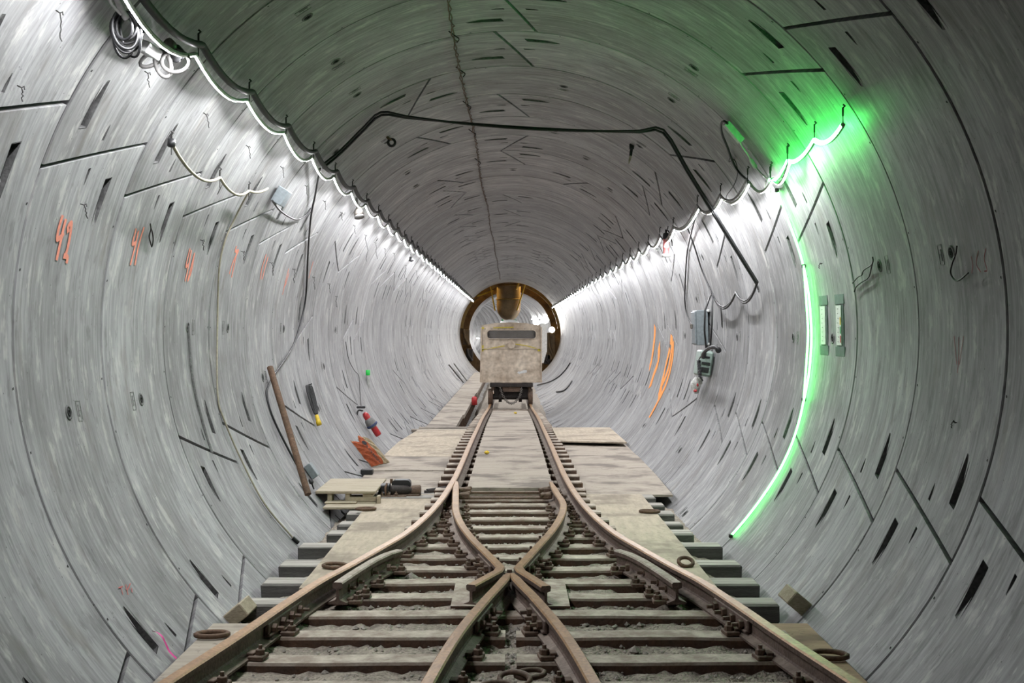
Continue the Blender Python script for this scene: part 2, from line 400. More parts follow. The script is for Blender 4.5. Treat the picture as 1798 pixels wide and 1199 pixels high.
def tubewall(mb, rings, m=0, sm=True):
    n = len(rings[0]); P = [p for g in rings for p in g]
    mb.add(P, [(i * n + k, i * n + (k + 1) % n, (i + 1) * n + (k + 1) % n, (i + 1) * n + k) for i in range(len(rings) - 1) for k in range(n)], m, sm)
tubewall(bk, [ringpts(R + .11, 1.9), ringpts(R + .11, YEND)])
bk.build('joint_backing', M['backing'], lining)
lb = MB(); tubewall(lb, [ringpts(R + .001, y) for y in (-16, -10, -4, 1.935)])
lb.add(ringpts(R, -16), [tuple(range(96))], 0)
lo = lb.build('rear_lining', M['concrete'], lining)
def uvcyl(o):
    me = o.data; uvl = me.uv_layers.new(name='UVMap'); off = WL[o.name]
    for f in me.polygons:
        for li in f.loop_indices:
            co = me.vertices[me.loops[li].vertex_index].co; th = math.atan2(co.z + off.z - ZC, co.x + off.x)
            if th < -math.pi + .05 and f.center.x + off.x < 0 and f.center.z + off.z > ZC: th += 2 * math.pi
            uvl.data[li].uv = (th * R, co.y + off.y)
uvcyl(lo)
# ------------------------------------------------------------------ ballast bed and invert fill
def hrail(y):
    T = [(0, 1.42), (14.2, 1.425), (16, 1.45), (18, 1.488), (20.85, 1.545), (24, 1.66), (27.4, 1.79), (29.5, 1.84), (34, 1.86), (70, 1.86)]
    for (a, ha), (b, hb) in zip(T, T[1:]):
        if y <= b: return ha + (hb - ha) * (y - a) / (b - a)
    return 1.86
# ------------------------------------------------------------------ far end: chamber, steel ring, inner tunnel
M['farsteel'] = dirty('sooty_ring_steel', (.20, .13, .06), (.07, .05, .03), .7, .2, 3)
M['ochre'] = dirty('ochre_painted_steel', (.42, .27, .06), (.22, .14, .04), .6, 0, 3)
far = empty('wall_far', (0, YEND, ZC), 'rusty steel collar ring where the lining ends far down the tunnel', None, None, 'structure')
def annulus(mb, y, r0, r1, th, n=72, m=0, a0=0, a1=360):
    k0 = [math.radians(a0 + (a1 - a0) * k / n) for k in range(n + 1)]
    P = []
    for a in k0:
        for rr, yy in ((r0, y), (r1, y), (r1, y + th), (r0, y + th)): P.append(V(rr * math.cos(a), yy, ZC + rr * math.sin(a)))
    mb.add(P, [(4 * i + q, 4 * (i + 1) + q, 4 * (i + 1) + (q + 1) % 4, 4 * i + (q + 1) % 4) for i in range(n) for q in range(4)], m)
a_ = MB(); tubewall(a_, [ringpts(3.0, YEND), ringpts(3.0, YEND + 3.2)]); a_.build('chamber_wall', M['farsteel'], far)
a_ = MB(); annulus(a_, YEND - .02, R + .02, 3.0, .06); a_.build('front_collar', M['farsteel'], far)
a_ = MB(); annulus(a_, YEND + 3.1, 2.08, 3.0, .1); a_.build('back_collar', M['farsteel'], far)
for q, rr in enumerate((2.35, 2.6)):
    a_ = MB(); annulus(a_, YEND + 1.0 + q * .9, rr - .05, rr + .12, .12, 60, 0, 5, 175); a_.build('ring_beam', M['ochre'], far)
inner = MB(); rg = []
RI = 2.08
for j in range(46):
    s_ = j * 1.0; a = s_ / 60.0 if s_ > 4 else 0; a = max(0, s_ - 4) / 55.0
    cxx = -(1 - math.cos(a)) * 55; cyy = YEND + 3.2 + (min(s_, 4) + 55 * math.sin(a))
    rr = RI
    for dr, dd in ((0, 0), (0, .93), (.03, .94), (.03, .99)):
        aa = a + dd / 55 if s_ > 4 else a
        cx2 = -(1 - math.cos(max(0, s_ + dd - 4) / 55)) * 55; cy2 = YEND + 3.2 + min(s_ + dd, 4) + 55 * math.sin(max(0, s_ + dd - 4) / 55)
        aa = max(0, s_ + dd - 4) / 55
        rg.append([V(cx2 + (rr + dr) * math.cos(2 * math.pi * k / 72) * math.cos(aa), cy2 + (rr + dr) * math.cos(2 * math.pi * k / 72) * math.sin(aa), ZC + (rr + dr) * math.sin(2 * math.pi * k / 72)) for k in range(72)])
tubewall(inner, rg)
io = inner.build('inner_lining', M['concrete'], far); uvcyl(io)

def stone_into(mb, c, r):
    pts_ = [(0, 0, 1), (.9, 0, .1), (.2, .85, 0), (-.75, .5, .15), (-.7, -.55, 0), (.25, -.9, .1), (.4, .3, -.7), (-.3, -.3, -.8)]
    Q = [Vector(c) + V(a * r * random.uniform(.7, 1.3), b * r * random.uniform(.7, 1.3), z * r * random.uniform(.5, .9)) for a, b, z in pts_]
    mb.add(Q, [(0, 1, 2), (0, 2, 3), (0, 3, 4), (0, 4, 5), (0, 5, 1), (1, 6, 2), (2, 6, 3), (3, 6, 7), (3, 7, 4), (4, 7, 5), (5, 7, 1), (1, 7, 6)])
# ------------------------------------------------------------------ track: turnout
PROF = [(-.055, 0), (.055, 0), (.055, .011), (.014, .026), (.008, .036), (.008, .086), (.027, .093), (.030, .117), (.023, .125),
        (-.023, .125), (-.030, .117), (-.027, .093), (-.008, .086), (-.008, .036), (-.014, .026), (-.055, .011)]
PM = [0] * 16; PM[7] = PM[8] = PM[9] = 1; PM[6] = PM[10] = 1
PM[6] = 0; PM[10] = 0
track = empty('railway_turnout', H(0, 6.8, 1.645), 'rusty railway turnout with a V-shaped crossing on steel ties in the foreground', 'turnout')
RAILMAT = [M['railside'], M['railhead']]
def railpath(P, n=8, hr=None):
    Q = catmull([V(x, y, 0) for x, y in P], n)
    return [H(q.x, q.y, (hrail(q.y) if hr is None else hr) + .125) for q in Q]
def xat(path, y):
    for a, b in zip(path, path[1:]):
        lo, hi = (a, b) if a.y < b.y else (b, a)
        if lo.y <= y <= hi.y and hi.y > lo.y:
            t = (y - lo.y) / (hi.y - lo.y); return lo.x + (hi.x - lo.x) * t, math.atan2(hi.x - lo.x, hi.y - lo.y)
    return None
STOCK = [(1.72, 2.6), (1.55, 3.8), (1.40, 4.72), (1.285, 5.4), (1.185, 6.07), (1.095, 6.6), (.985, 7.05), (.865, 7.6), (.755, 8.13), (.675, 8.75), (.62, 9.4), (.58, 10.15), (.555, 11.0), (.54, 11.9), (.525, 14.1), (.515, 18.0)]
SL_ = railpath([(-x, y) for x, y in STOCK]); SR_ = railpath(STOCK)
tail = [y for y in (20, 22, 24, 26, 28, 30, 33, 36)]
SL_ += [H(-.515, y, hrail(y) + .125) for y in tail]; SR_ += [H(.515, y, hrail(y) + .125) for y in tail]
TIES = [3.62, 4.06, 4.50, 4.93, 5.36, 5.80, 6.24, 6.66, 7.05, 7.44, 7.84, 8.24, 8.64, 9.05, 9.46, 9.86, 10.24, 10.60, 10.95]
# bolted clip shared by every rail
cb = MB(); cb.box(V(0, 0, .012), (.075, .09, .022), None, 0, .004); cb.box(V(-.03, 0, .028), (.035, .06, .014), None, 0, .003)
cb.lathe(V(.01, 0, .02), V(0, 0, 1), [(.001, 0), (.019, 0), (.024, .004), (.024, .026), (.018, .030), (.010, .030), (.010, .048), (.001, .048)], 6, 0, False)
CLIP = cb.mesh('rail_clip', M['rustiron'])
nbm = MB(); nbm.lathe(V(0, 0, 0), V(1, 0, 0), [(.001, .0), (.024, .0), (.024, .024), (.011, .026), (.011, .06), (.001, .06)], 6, 0, False)
NUT = nbm.mesh('nut', M['rustiron'])
def make_rail(path, sides=(-1, 1), mats=None, y0=3.5, y1=11.0, skip=None, widths=None, label=None):
    mb = MB(); mb.sweep(path, PROF, PM, widths=widths)
    r = mb.build('rail', mats or RAILMAT, track, label)
    for ty in TIES:
        yc = ty + .09
        if not y0 < yc < y1: continue
        q = xat(path, yc)
        if not q: continue
        for s in sides:
            if skip and skip(yc, s): continue
            px_ = q[0] + s * .085 * math.cos(q[1]); py_ = yc - s * .085 * math.sin(q[1])
            link('rail_clip', CLIP, r, H(px_, py_, 1.545) - WL[r.name], (0, 0, -q[1] + (0 if s > 0 else math.pi)))
    return r
def fishplate(rail, path, yc, side, L=.52, bolts=4):
    q = xat(path, yc); d = V(math.sin(q[1]), math.cos(q[1]), 0); l = V(d.y, -d.x, 0) * side
    c = H(q[0], yc, 1.545) + l * .022 + V(0, 0, .06)
    rot = Matrix((tuple(l), tuple(d), (0, 0, 1))).transposed()
    mb = MB(); mb.box(c, (.022, L, .068), rot, 0, .006); mb.box(c + l * .008 + V(0, 0, -.026), (.03, L, .014), rot, 0, .004)
    fp = mb.build('fishplate', M['railside'], rail)
    for i in range(bolts):
        p = c + l * .012 + d * (L * (i + .5) / bolts - L / 2)
        link('nut', NUT, rail, p - WL[rail.name], (0, 0, math.atan2(l.y, l.x)))
rl = make_rail(SL_, (1,), skip=lambda y, s: 6.2 < y < 7.6); rr_ = make_rail(SR_, (-1,), skip=lambda y, s: 6.2 < y < 7.6)
fishplate(rl, SL_, 5.98, 1); fishplate(rr_, SR_, 6.05, -1)
# closure rails bent into wings at the crossing
def closure(pts_, wing, tipw):
    main = railpath(pts_, 6, 1.42)
    w_ = [H(x, y, 1.545) for x, y in wing]
    path = w_[::-1] + main
    N = len(path); wd = [1.0] * N
    for i in range(1, 5): wd[-i] = .35 + .16 * i
    return path, wd
CLL, wl_ = closure([(-.060, 6.98), (-.092, 7.14), (-.167, 7.49), (-.268, 7.97), (-.365, 8.55), (-.432, 9.15), (-.468, 9.8), (-.49, 10.3), (-.515, 10.98)], [(-.075, 6.86), (-.15, 6.66), (-.222, 6.47)], .4)
CLR, wr_ = closure([(.050, 6.98), (.078, 7.12), (.179, 7.64), (.295, 8.25), (.385, 8.85), (.432, 9.35), (.440, 9.7), (.415, 10.2), (.385, 10.95)], [(.065, 6.86), (.132, 6.66), (.200, 6.44)], .4)
c1 = make_rail(CLL, (-1, 1), y0=7.0, y1=10.3, widths=wl_); c2 = make_rail(CLR, (-1, 1), y0=7.0, y1=10.3, widths=wr_)
fishplate(c1, CLL, 7.36, -1, .42, 3); fishplate(c2, CLR, 7.36, 1, .42, 3)
# V of the crossing
VL = railpath([(-.012, 6.78), (-.06, 6.50), (-.134, 6.12), (-.247, 5.45), (-.336, 4.68), (-.40, 3.9), (-.44, 2.8)], 6, 1.42)
VR = railpath([(.012, 6.78), (.065, 6.50), (.143, 6.12), (.255, 5.45), (.340, 4.70), (.405, 3.9), (.445, 2.8)], 6, 1.42)
wv = [.55, .7, .85] + [1.0] * 60
v1 = make_rail(VL, (1,), y0=3.5, y1=5.95, widths=wv); v2 = make_rail(VR, (-1,), y0=3.5, y1=5.95, widths=wv)
fishplate(v1, VL, 5.98, 1, .40, 3); fishplate(v2, VR, 5.98, -1, .40, 3)
# check rails beside the stock rails
CK = [(.700, 7.49), (.765, 7.36), (.825, 7.15), (.872, 6.92), (.905, 6.74), (.945, 6.50)]
for sg in (-1, 1):
    path = [H(x * sg * (1.035 if sg < 0 else 1), y, 1.545 - .006) for x, y in CK]
    mb = MB(); mb.sweep(path, PROF, PM); r = mb.build('check_rail', [M['railside'], M['raildusty']], track, 'short grey dusty check rail with flared ends')
    for y, s in ((7.36, -1), (6.99, -1), (6.72, -1), (6.56, -1)):
        q = xat(path, y)
        px_ = q[0] - sg * .085
        link('rail_clip', CLIP, r, H(px_, y, 1.545) - WL[r.name], (0, 0, math.pi if sg > 0 else 0))
        link('nut', NUT, r, H(q[0] - sg * .012, y + .12 if y < 7.3 else y - .1, 1.545 - .06) - WL[r.name], (0, 0, math.pi if sg > 0 else 0))
# steel ties
for ty in TIES:
    hw = min(1.62, abs(xat(SR_, ty)[0]) + .19 + random.uniform(-.02, .02))
    w_ = .175; gap = ty < 5.9
    for (xa, xb) in (((-hw, -.025), (.03, hw)) if gap else ((-hw, hw),)):
        mb = MB(); zt, zb = ZC - 1.545, ZC - 1.645
        n = max(2, int((xb - xa) / .25)); P = []
        prof = [(0, zb), (.008, zt - .012), (.02, zt), (w_ - .02, zt), (w_ - .008, zt - .012), (w_, zb)]
        for i in range(n + 1):
            x = xa + (xb - xa) * i / n; dz = random.uniform(-.003, .003); dy = random.uniform(-.003, .003)
            P += [V(x, ty + a + dy, z + (dz if z > zb else 0)) for a, z in prof]
        fs = [(i * 6 + k, (i + 1) * 6 + k, (i + 1) * 6 + k + 1, i * 6 + k + 1) for i in range(n) for k in range(5)]
        fs += [(0, 1, 2, 3, 4, 5), tuple(n * 6 + k for k in (5, 4, 3, 2, 1, 0))]
        mb.add(P, fs, 0); mb.build('tie', M['tie'], track)
# plates under the crossing
for sg in (-1, 1):
    mb = MB(); z = ZC - 1.545
    poly = [(sg * .05, 7.07), (sg * .335, 7.07), (sg * .335, 6.43), (sg * .16, 6.43)]
    if sg > 0: poly = poly[::-1]
    mb.prism(poly, z, z + .014); mb.build('base_plate', M['tie'], track)
# switch stretcher rods and brackets near the toe
for y in (10.42, 10.78):
    mb = MB(); mb.box(H(-.05, y, 1.50), (.82, .05, .022), None, 0, .004)
    for x in (-.42, .33): mb.box(H(x, y, 1.48), (.10, .08, .05), None, 0, .008); mb.tube([H(x - .06, y - .05, 1.47), H(x + .05, y + .03, 1.46)], .018)
    mb.build('stretcher_rod', M['rustiron'], track)
# loose chain links between the V legs and a lifting lug
def torus_pts(c, a, b, ax, ay, n=14):
    return [Vector(c) + ax * (a * math.cos(2 * math.pi * i / n)) + ay * (b * math.sin(2 * math.pi * i / n)) for i in range(n)]
ch = empty('chain_link', H(0, 5.05, 1.60), 'rusty loose chain links lying between the legs of the V crossing', 'chain')
for i, (x, y, ang, r, tilt) in enumerate([(-.06, 5.02, .2, .055, .1), (.02, 5.12, -.6, .06, .5), (.09, 5.20, .5, .055, .15)]):
    mb = MB(); ax = V(math.cos(ang), math.sin(ang), 0); ay = V(-math.sin(ang), math.cos(ang), tilt).normalized()
    mb.tube(torus_pts(H(x, y, 1.545), r * 1.3, r * .75, ax, ay), .013, 6, closed=True); mb.build('link', M['rustiron'], ch)
for i, (x, y, r, wh) in enumerate([(.30, 6.98, .035, 'beside the right wing rail of the crossing'), (.73, 7.62, .04, 'at the far end of the right check rail'), (-.64, 7.42, .045, 'on the gravel at the far end of the left check rail'),
                                   (-.03, 7.28, .05, 'wedged above the crossing between the wing rails'), (.62, 5.72, .035, 'on the gravel right of the V crossing'), (-.30, 8.6, .025, 'just inside the left closure rail')]):
    mb = MB(); stone_into(mb, H(x, y, 1.585), r); tag(mb.build('rock', M['stone']), 'pale angular rock ' + wh, 'rock', 'rocks on the ballast')
# ------------------------------------------------------------------ timber bearers
ordn = ['first', 'second', 'third', 'fourth', 'fifth', 'sixth', 'seventh', 'eighth', 'ninth', 'tenth', 'eleventh', 'twelfth']
TIM = [(6.93, 1.675, .115), (7.50, 1.650, .115), (8.10, 1.645, .11), (8.80, 1.650, .115), (9.37, 1.50, .11), (9.80, 1.48, .095), (10.40, 1.49, .115), (10.90, 1.47, .10), (11.44, 1.45, .10)]
for i, (y, hw, th) in enumerate(TIM):
    mb = MB(); d = random.uniform(.19, .23)
    hw = min(hw, math.sqrt(R * R - (1.642 + th) ** 2) - .004)
    mb.box(H(0, y + d / 2, 1.642 + th / 2), (2 * hw, d, th), None, 0, .012, .003)
    tag(mb.build('timber_bearer', M['timber']), 'grey timber bearer across the tunnel under the ties, %s from the front' % ordn[i], 'timber', 'timber bearers under the turnout')
# wooden wedges against the walls
for sg, px_, py_, rz in ((1, 1398, 1055, -38), (-1, 420, 1075, 38)):
    p = wall(px_, py_, .065); mb = MB(); rot = Matrix.Rotation(math.radians(-sg * -40), 3, 'Y') @ Matrix.Rotation(math.radians(12 * sg), 3, 'Z')
    mb.box(p, (.16, .15, .09), rot, 0, .006); tag(mb.build('wooden_wedge', M['pinewood']), 'tilted wooden wedge block jammed against the %s wall at a bearer end' % ('right' if sg > 0 else 'left'), 'wedge', 'wooden wedges at the bearer ends')
# ------------------------------------------------------------------ plywood walking boards
def board(poly, h, th, mat, label, warp=None, cat='board'):
    n = len(poly); area = sum(poly[i][0] * poly[(i + 1) % n][1] - poly[(i + 1) % n][0] * poly[i][1] for i in range(n))
    if area < 0: poly = poly[::-1]
    mb = MB(); mb.prism(poly, ZC - h - th, ZC - h)
    o = mb.build('plywood_board', mat)
    if warp:
        off = WL[o.name]
        for v in o.data.vertices: v.co.z += warp(v.co.x + off.x, v.co.y + off.y)
    return tag(o, label, cat, 'plywood walking boards')
for sg, nm in ((-1, 'left'), (1, 'right')):
    xo = 1.34 if sg < 0 else 1.315
    inn = [(sg * (xat(SR_, y)[0] + .075), y) for y in (7.6, 8.2, 8.9, 9.8, 10.8, 11.5)]
    board([(sg * xo, 7.28), (sg * (xat(SR_, 7.3)[0] + .075), 7.28)] + inn + [(sg * xo, 11.5)], 1.618, .02, M['ply2'], 'pale long plywood board tapering along the outside of the %s rail' % nm)
    inn = [(sg * (xat(SR_, y)[0] + .075), y) for y in (3.6, 4.4, 5.2, 6.0, 6.4)]
    board([(sg * 1.655, 3.6)] + inn + [(sg * 1.655, 6.4)], 1.62, .02, M['plybrown'] if sg > 0 else M['ply'], 'brown plywood strip beside the %s rail at the bottom of the view' % nm)
def xe(h): return math.sqrt(R * R - h * h) - .006
# right side platform
board([(.72, 11.78), (1.66, 11.72), (1.70, 13.4), (1.715, 15.5), (.66, 15.5), (.66, 13)], 1.655, .022, M['ply'], 'large stained plywood sheet right of the track, nearest of the platform')
board([(.66, 15.52), (1.715, 15.52), (1.715, 17.6), (.64, 17.6)], 1.665, .022, M['ply'], 'plywood sheet right of the track partly under a warped sheet')
board([(.72, 17.0), (1.70, 16.75), (1.68, 19.4), (.70, 19.4)], 1.60, .02, M['ply2'], 'warped pale plywood sheet with a lifted front edge right of the track')
board([(.64, 19.5), (1.60, 19.5), (1.60, 19.85), (.64, 19.85)], 1.70, .06, M['ply'], 'narrow plank closing the far end of the right platform')
board([(.64, 20.2), (1.55, 20.2), (1.55, 20.4), (.64, 20.4)], 1.70, .05, M['ply'], 'thin raised plank behind the far end of the right platform')
# left side platform
board([(-.70, 11.75), (-1.66, 11.75), (-1.70, 13.3), (-1.70, 13.75), (-.66, 13.75)], 1.66, .022, M['ply'], 'wet white-splashed plywood sheet left of the track behind the black machine')
board([(-.66, 13.85), (-1.70, 13.85), (-1.715, 15.4), (-.66, 15.4)], 1.66, .022, M['ply'], 'plywood sheet left of the track under the torn bag')
board([(-.66, 15.42), (-1.715, 15.42), (-1.70, 17.5), (-1.58, 19.6), (-.62, 19.6)], 1.66, .022, M['ply2'], 'large pale plywood sheet left of the track with a curved wet stain')
board([(-.62, 19.7), (-1.70, 19.7), (-1.70, 19.9), (-.62, 19.9)], 1.665, .04, M['ply'], 'lower thin plank closing the far end of the left platform')
board([(-.62, 20.3), (-1.62, 20.3), (-1.62, 20.5), (-.62, 20.5)], 1.68, .04, M['ply'], 'upper thin plank behind the far end of the left platform')
mb = MB(); mb.box(H(-1.0, 11.30, 1.665), (.78, .2, .11), None, 0, .01, .002); tag(mb.build('timber_beam', M['timber']), 'stout timber beam under the black machine left of the track', 'timber')
mb = MB(); mb.box(H(-1.0, 11.60, 1.655), (.76, .10, .07), None, 0, .008, .002); tag(mb.build('timber_beam', M['timber']), 'thin timber strip behind the black machine left of the track', 'timber')
# boards between the rails
dk = [10.95, 11.85, 14.3, 16.75, 19.2, 21.7, 24.2, 26.9]
for i, (a, b) in enumerate(zip(dk, dk[1:])):
    mb = MB(); hw = .405 if i else .41
    za, zb = ZC - hrail(a) - .055, ZC - hrail(b) - .055
    mb.add([V(-hw, a + .006, za), V(hw, a + .006, za), V(hw, b - .006, zb), V(-hw, b - .006, zb)] + [V(-hw, a + .006, za - .03), V(hw, a + .006, za - .03), V(hw, b - .006, zb - .03), V(-hw, b - .006, zb - .03)],
           [(0, 1, 2, 3), (7, 6, 5, 4), (0, 4, 5, 1), (1, 5, 6, 2), (2, 6, 7, 3), (3, 7, 4, 0)])
    tag(mb.build('plywood_board', M['ply']), 'dusty plywood deck board between the rails, %s from the crossing' % ordn[i], 'board', 'deck boards between the rails')
# ties carrying the plain track
tr2 = empty('track_ties', H(0, 16, 1.8), 'row of short ties under the straight track beyond the turnout', 'ties')
tm = MB(); tm.box(V(0, 0, -.06), (1.5, .18, .12), None, 0, .01); TM = tm.mesh('tie', M['tie'])
y = 11.4
while y < 30:
    link('tie', TM, tr2, H(0, y, hrail(y) + .125) - WL[tr2.name]); y += .55
# ------------------------------------------------------------------ ballast surface
fb = MB(); st = .045; xs = [(-1.62 + st * i) for i in range(int(3.24 / st) + 1)]; ys = [3.2 + st * j for j in range(int(8.4 / st))]
P = []
for yy in ys:
    for xx in xs:
        rx = xat(SR_, yy)[0] + .02; e = max(0, abs(xx) - rx)
        h = 1.590 + min(e * 1.2, .09) + max(0, abs(xx) - 1.3) * .3 + random.uniform(-.013, .013) + .012 * math.sin(xx * 9 + yy * 5) * math.sin(yy * 7)
        q = H(xx, yy, h); P.append(keepin(q, .002))
nx = len(xs)
fb.add(P, [(j * nx + i, j * nx + i + 1, (j + 1) * nx + i + 1, (j + 1) * nx + i) for j in range(len(ys) - 1) for i in range(nx - 1)], 0, True)
fl = fb.build('floor', M['gravel']); tag(fl, 'dusty grey-brown gravel ballast between the track ties', None, None, 'structure')
f2 = MB(); P = []; ysl = [11.4 + 1.0 * j for j in range(int((YEND - 11.4) / 1.0) + 1)]
for yy in ysl:
    h = 1.80 if yy < 20 else 2.2
    hw = math.sqrt(R * R - h * h) - .004
    for i in range(9): P.append(H(-hw + 2 * hw * i / 8, yy, h + random.uniform(-.02, .02)))
f2.add(P, [(j * 9 + i, j * 9 + i + 1, (j + 1) * 9 + i + 1, (j + 1) * 9 + i) for j in range(len(ysl) - 1) for i in range(8)], 0, True)
tag(f2.build('floor', M['gravel']), 'dirt fill in the tunnel invert behind the boards', None, None, 'structure')
sb = MB()
for _ in range(5200):
    x = random.gauss(0, .62); y = random.uniform(3.6, 11.0)
    if abs(x) > min(1.3, xat(SR_, y)[0] - .06): continue
    stone_into(sb, H(x, y, 1.588), random.choice([.007, .009, .011, .014, .014, .02]))
g = sb.build('gravel', M['stone']); tag(g, 'loose small stones strewn over the ballast between the ties', 'gravel', None, 'stuff')
# ------------------------------------------------------------------ rope lights
hk = MB(); hk.tube([V(0, 0, .0), V(0, 0, .05), V(.012, 0, .06), V(0, 0, .07)], .006, 5); hk.tube([V(0, 0, 0), V(0, 0, -.07)], .003, 4); HOOK = hk.mesh('hook', M['wire'])
M['conduit'] = plain('dark_grey_conduit', (.05, .05, .05), .6)
M['lightback'] = plain('rope_light_white_back', (.6, .6, .58), .5)
def strip_tube(mb, pts_, r, d, lim, n=6):
    """flexible light strip: the side towards d glows, the back is an opaque white channel"""
    k0 = len(mb.f); mb.tube(pts_, r, n, 1, cap=True, sm=False, up0=Matrix.Rotation(math.radians(30), 3, 'Y') @ d)
    for k in range(k0, len(mb.f)):
        f = mb.f[k]
        if len(f) != 4: continue
        nn = (mb.v[f[1]] - mb.v[f[0]]).cross(mb.v[f[3]] - mb.v[f[0]]); c = sum((mb.v[i] for i in f), V(0, 0, 0)) / 4
        pa = min(pts_, key=lambda q: (q - c).length)
        if nn.dot(c - pa) < 0: nn = -nn
        if nn.normalized().dot(d) > lim: mb.m[k] = 0
def rope(name, hooks, sag, r, glow, parent, d, lim, n=8):
    d = Vector(d).normalized()
    for a, b in zip(hooks, hooks[1:]):
        mb = MB(); pts_ = [keepin(p, .03) for p in sagline(a, b, sag * random.uniform(.8, 1.2), n if a.y < 25 else 4)]
        strip_tube(mb, pts_, r, d, lim); mb.build(name, [glow, M['lightback']], parent)
WHL = empty('rope_light', cyl(139, 3.4, .08), 'white rope light sagging between hooks along the left wall', 'rope light')
hl = [cyl(138.5, 3.75 + 1.2 * i, .15) for i in range(0, 42)]
hl = [p for p in hl if p.y < 53.5]
rope('light_tube', hl, .085, .013, M['glow_white'], WHL, (-.17, 0, -.985), .8)
cab = MB()
for a, b in zip(hl, hl[1:]):
    a2 = keepin(a + V(.035, 0, .05), .03); b2 = keepin(b + V(.035, 0, .05), .03)
    cab.tube([keepin(p, .03) for p in sagline(a2, b2, .07, 8)], (.02 if a.y > 3 else .001), 6, cap=False)
cab.build('supply_cable', M['conduit'], WHL, 'grey supply cable looped above the light')
for p in hl[:28]: link('hook', HOOK, WHL, p + V(.015, 0, .06) - WL[WHL.name])
WHR = empty('rope_light', cyl(32, 9.6, .08), 'white rope light sagging between hooks along the right wall', 'rope light')
hr_ = [wall(1386, 284, .10), wall(1357, 314, .10), wall(1316, 320, .12), wall(1268, 347, .13), wall(1227, 365, .14)]
hr_ += [cyl(32.4, 13.35 + 1.2 * i, .14) for i in range(0, 34)]
hr_ = [p for p in hr_ if p.y < 54]
rope('light_tube', hr_, .085, .013, M['glow_white'], WHR, (.17, 0, -.985), .8)
cab = MB()
for a, b in zip(hr_[2:], hr_[3:]):
    cab.tube([keepin(p, .03) for p in sagline(a + V(-.02, 0, .03), b + V(-.02, 0, .03), .11, 8)], .010, 5, cap=False)
cab.build('supply_cable', M['grey'], WHR, 'grey supply cable looped beside the light')
for p in hr_[:24]: link('hook', HOOK, WHR, p + V(-.015, 0, .06) - WL[WHR.name])
GRN = empty('green_rope_light', wall(1420, 250, .08), 'glowing green rope light slung along the upper right wall', 'rope light')
hg = [wall(1480, 219, .09), wall(1430, 246, .09), wall(1383, 283, .09), wall(1352, 316, .09)]
rope('light_tube', hg, .05, .016, M['glow_green_rope'], GRN, (-.15, 0, 1), -.75)
for p in hg: link('hook', HOOK, GRN, p + V(0, 0, .05) - WL[GRN.name])
GST = empty('green_light_strip', wall(1283, 940, .03), 'glowing green light strip curving down the right wall to the bearers', 'light strip')
ga = [(1366, 338), (1385, 390), (1400, 430), (1411, 468)]
gb = [(1419, 510), (1423, 550), (1425, 590), (1423, 630), (1419, 665), (1412, 700)]
gc = [(1403, 740), (1388, 785), (1366, 830), (1338, 873), (1310, 910), (1285, 939)]
mb = MB(); mb.tube(catmull([wall(x, y, .02) for x, y in ga + gb + gc], 4), .009, 5); mb.build('light_strip_tube', M['glow_green'], GST)
pA, pB = wall(1411, 466, .03), wall(1411, 702, .03)
mb = MB(); mb.tube(catmull([pA, pA.lerp(pB, .25) + V(.02, 0, 0), pA.lerp(pB, .5) + V(.035, 0, 0), pA.lerp(pB, .75) + V(.02, 0, 0), pB], 4), .008, 5); mb.build('light_strip_tube', M['glow_green'], GST)
for x, y in ((1411, 467), (1411, 701), (1283, 941), (1364, 334)):
    mb = MB(); mb.box(wall(x, y, .02), (.03, .03, .03), None, 0, .005); mb.build('clip', M['wire'], GST)
# work lamps at the far end
FL = empty('work_lamps', pt(950, 568, 57), 'cluster of glaring work lamps far down the tunnel right of the locomotive', 'work lamp')
for x, y, s in ((941, 565, .16), (949, 570, .2), (958, 562, .16), (969, 579, .14)):
    D = 57.2; p = pt(x, y, D); mb = MB(); mb.lathe(p, V(0, -1, 0), [(.001, 0), (s * .7, 0), (s, .06), (s * .9, .10), (.001, .10)], 12); mb.build('lamp_lens', emitter('work_lamp_glow', (1, .97, .92), 40), FL)
    mb = MB(); mb.lathe(p + V(0, .02, 0), V(0, 1, 0), [(s * 1.05, -.1), (s * 1.1, 0), (s * .5, .2), (.001, .2)], 12); mb.build('lamp_housing', M['black'], FL)
FY = empty('sodium_lamps', cyl(90, YEND + .6, .2), 'amber lamps hidden in the steel collar at the far end', 'lamp')
for a in (70, 100, 130, 50):
    mb = MB(); p = V(2.75 * math.cos(math.radians(a)), YEND + 1.6, ZC + 2.75 * math.sin(math.radians(a)))
    mb.lathe(p, V(0, -1, 0), [(.001, .05), (.05, .04), (.06, 0), (.06, -.1), (.001, -.1)], 10); mb.build('lamp_bulb', emitter('amber_glow', (1, .62, .16), 260), FY)

M['glow_far'] = emitter('far_strip_fill_glow', (1, .98, .95), 34)
# right-hand strips in the far tunnel, plus two added fill rows hidden behind the locomotive
FI = empty('far_strips_and_fill', V(0, YEND + 4, ZC), 'white strips in the narrower tunnel beyond the locomotive, two rows added as unseen fill', 'light strip')
for (xr, zr, nj) in ((1.77, .82, 4), (1.2, -.35, 10), (-1.2, -.35, 10)):
    for j in range(nj):
        y = YEND + 4.2 + j * 3.0; aa = max(0, y - YEND - 7.2) / 55; cx2 = -(1 - math.cos(aa)) * 55
        p0 = V(cx2 + xr, y, ZC + zr)
        mb = MB(); mb.tube([p0, p0 + V(-.05 * j, 2.0, 0)], .02, 6); mb.build('light_tube', M['glow_far'], FI)
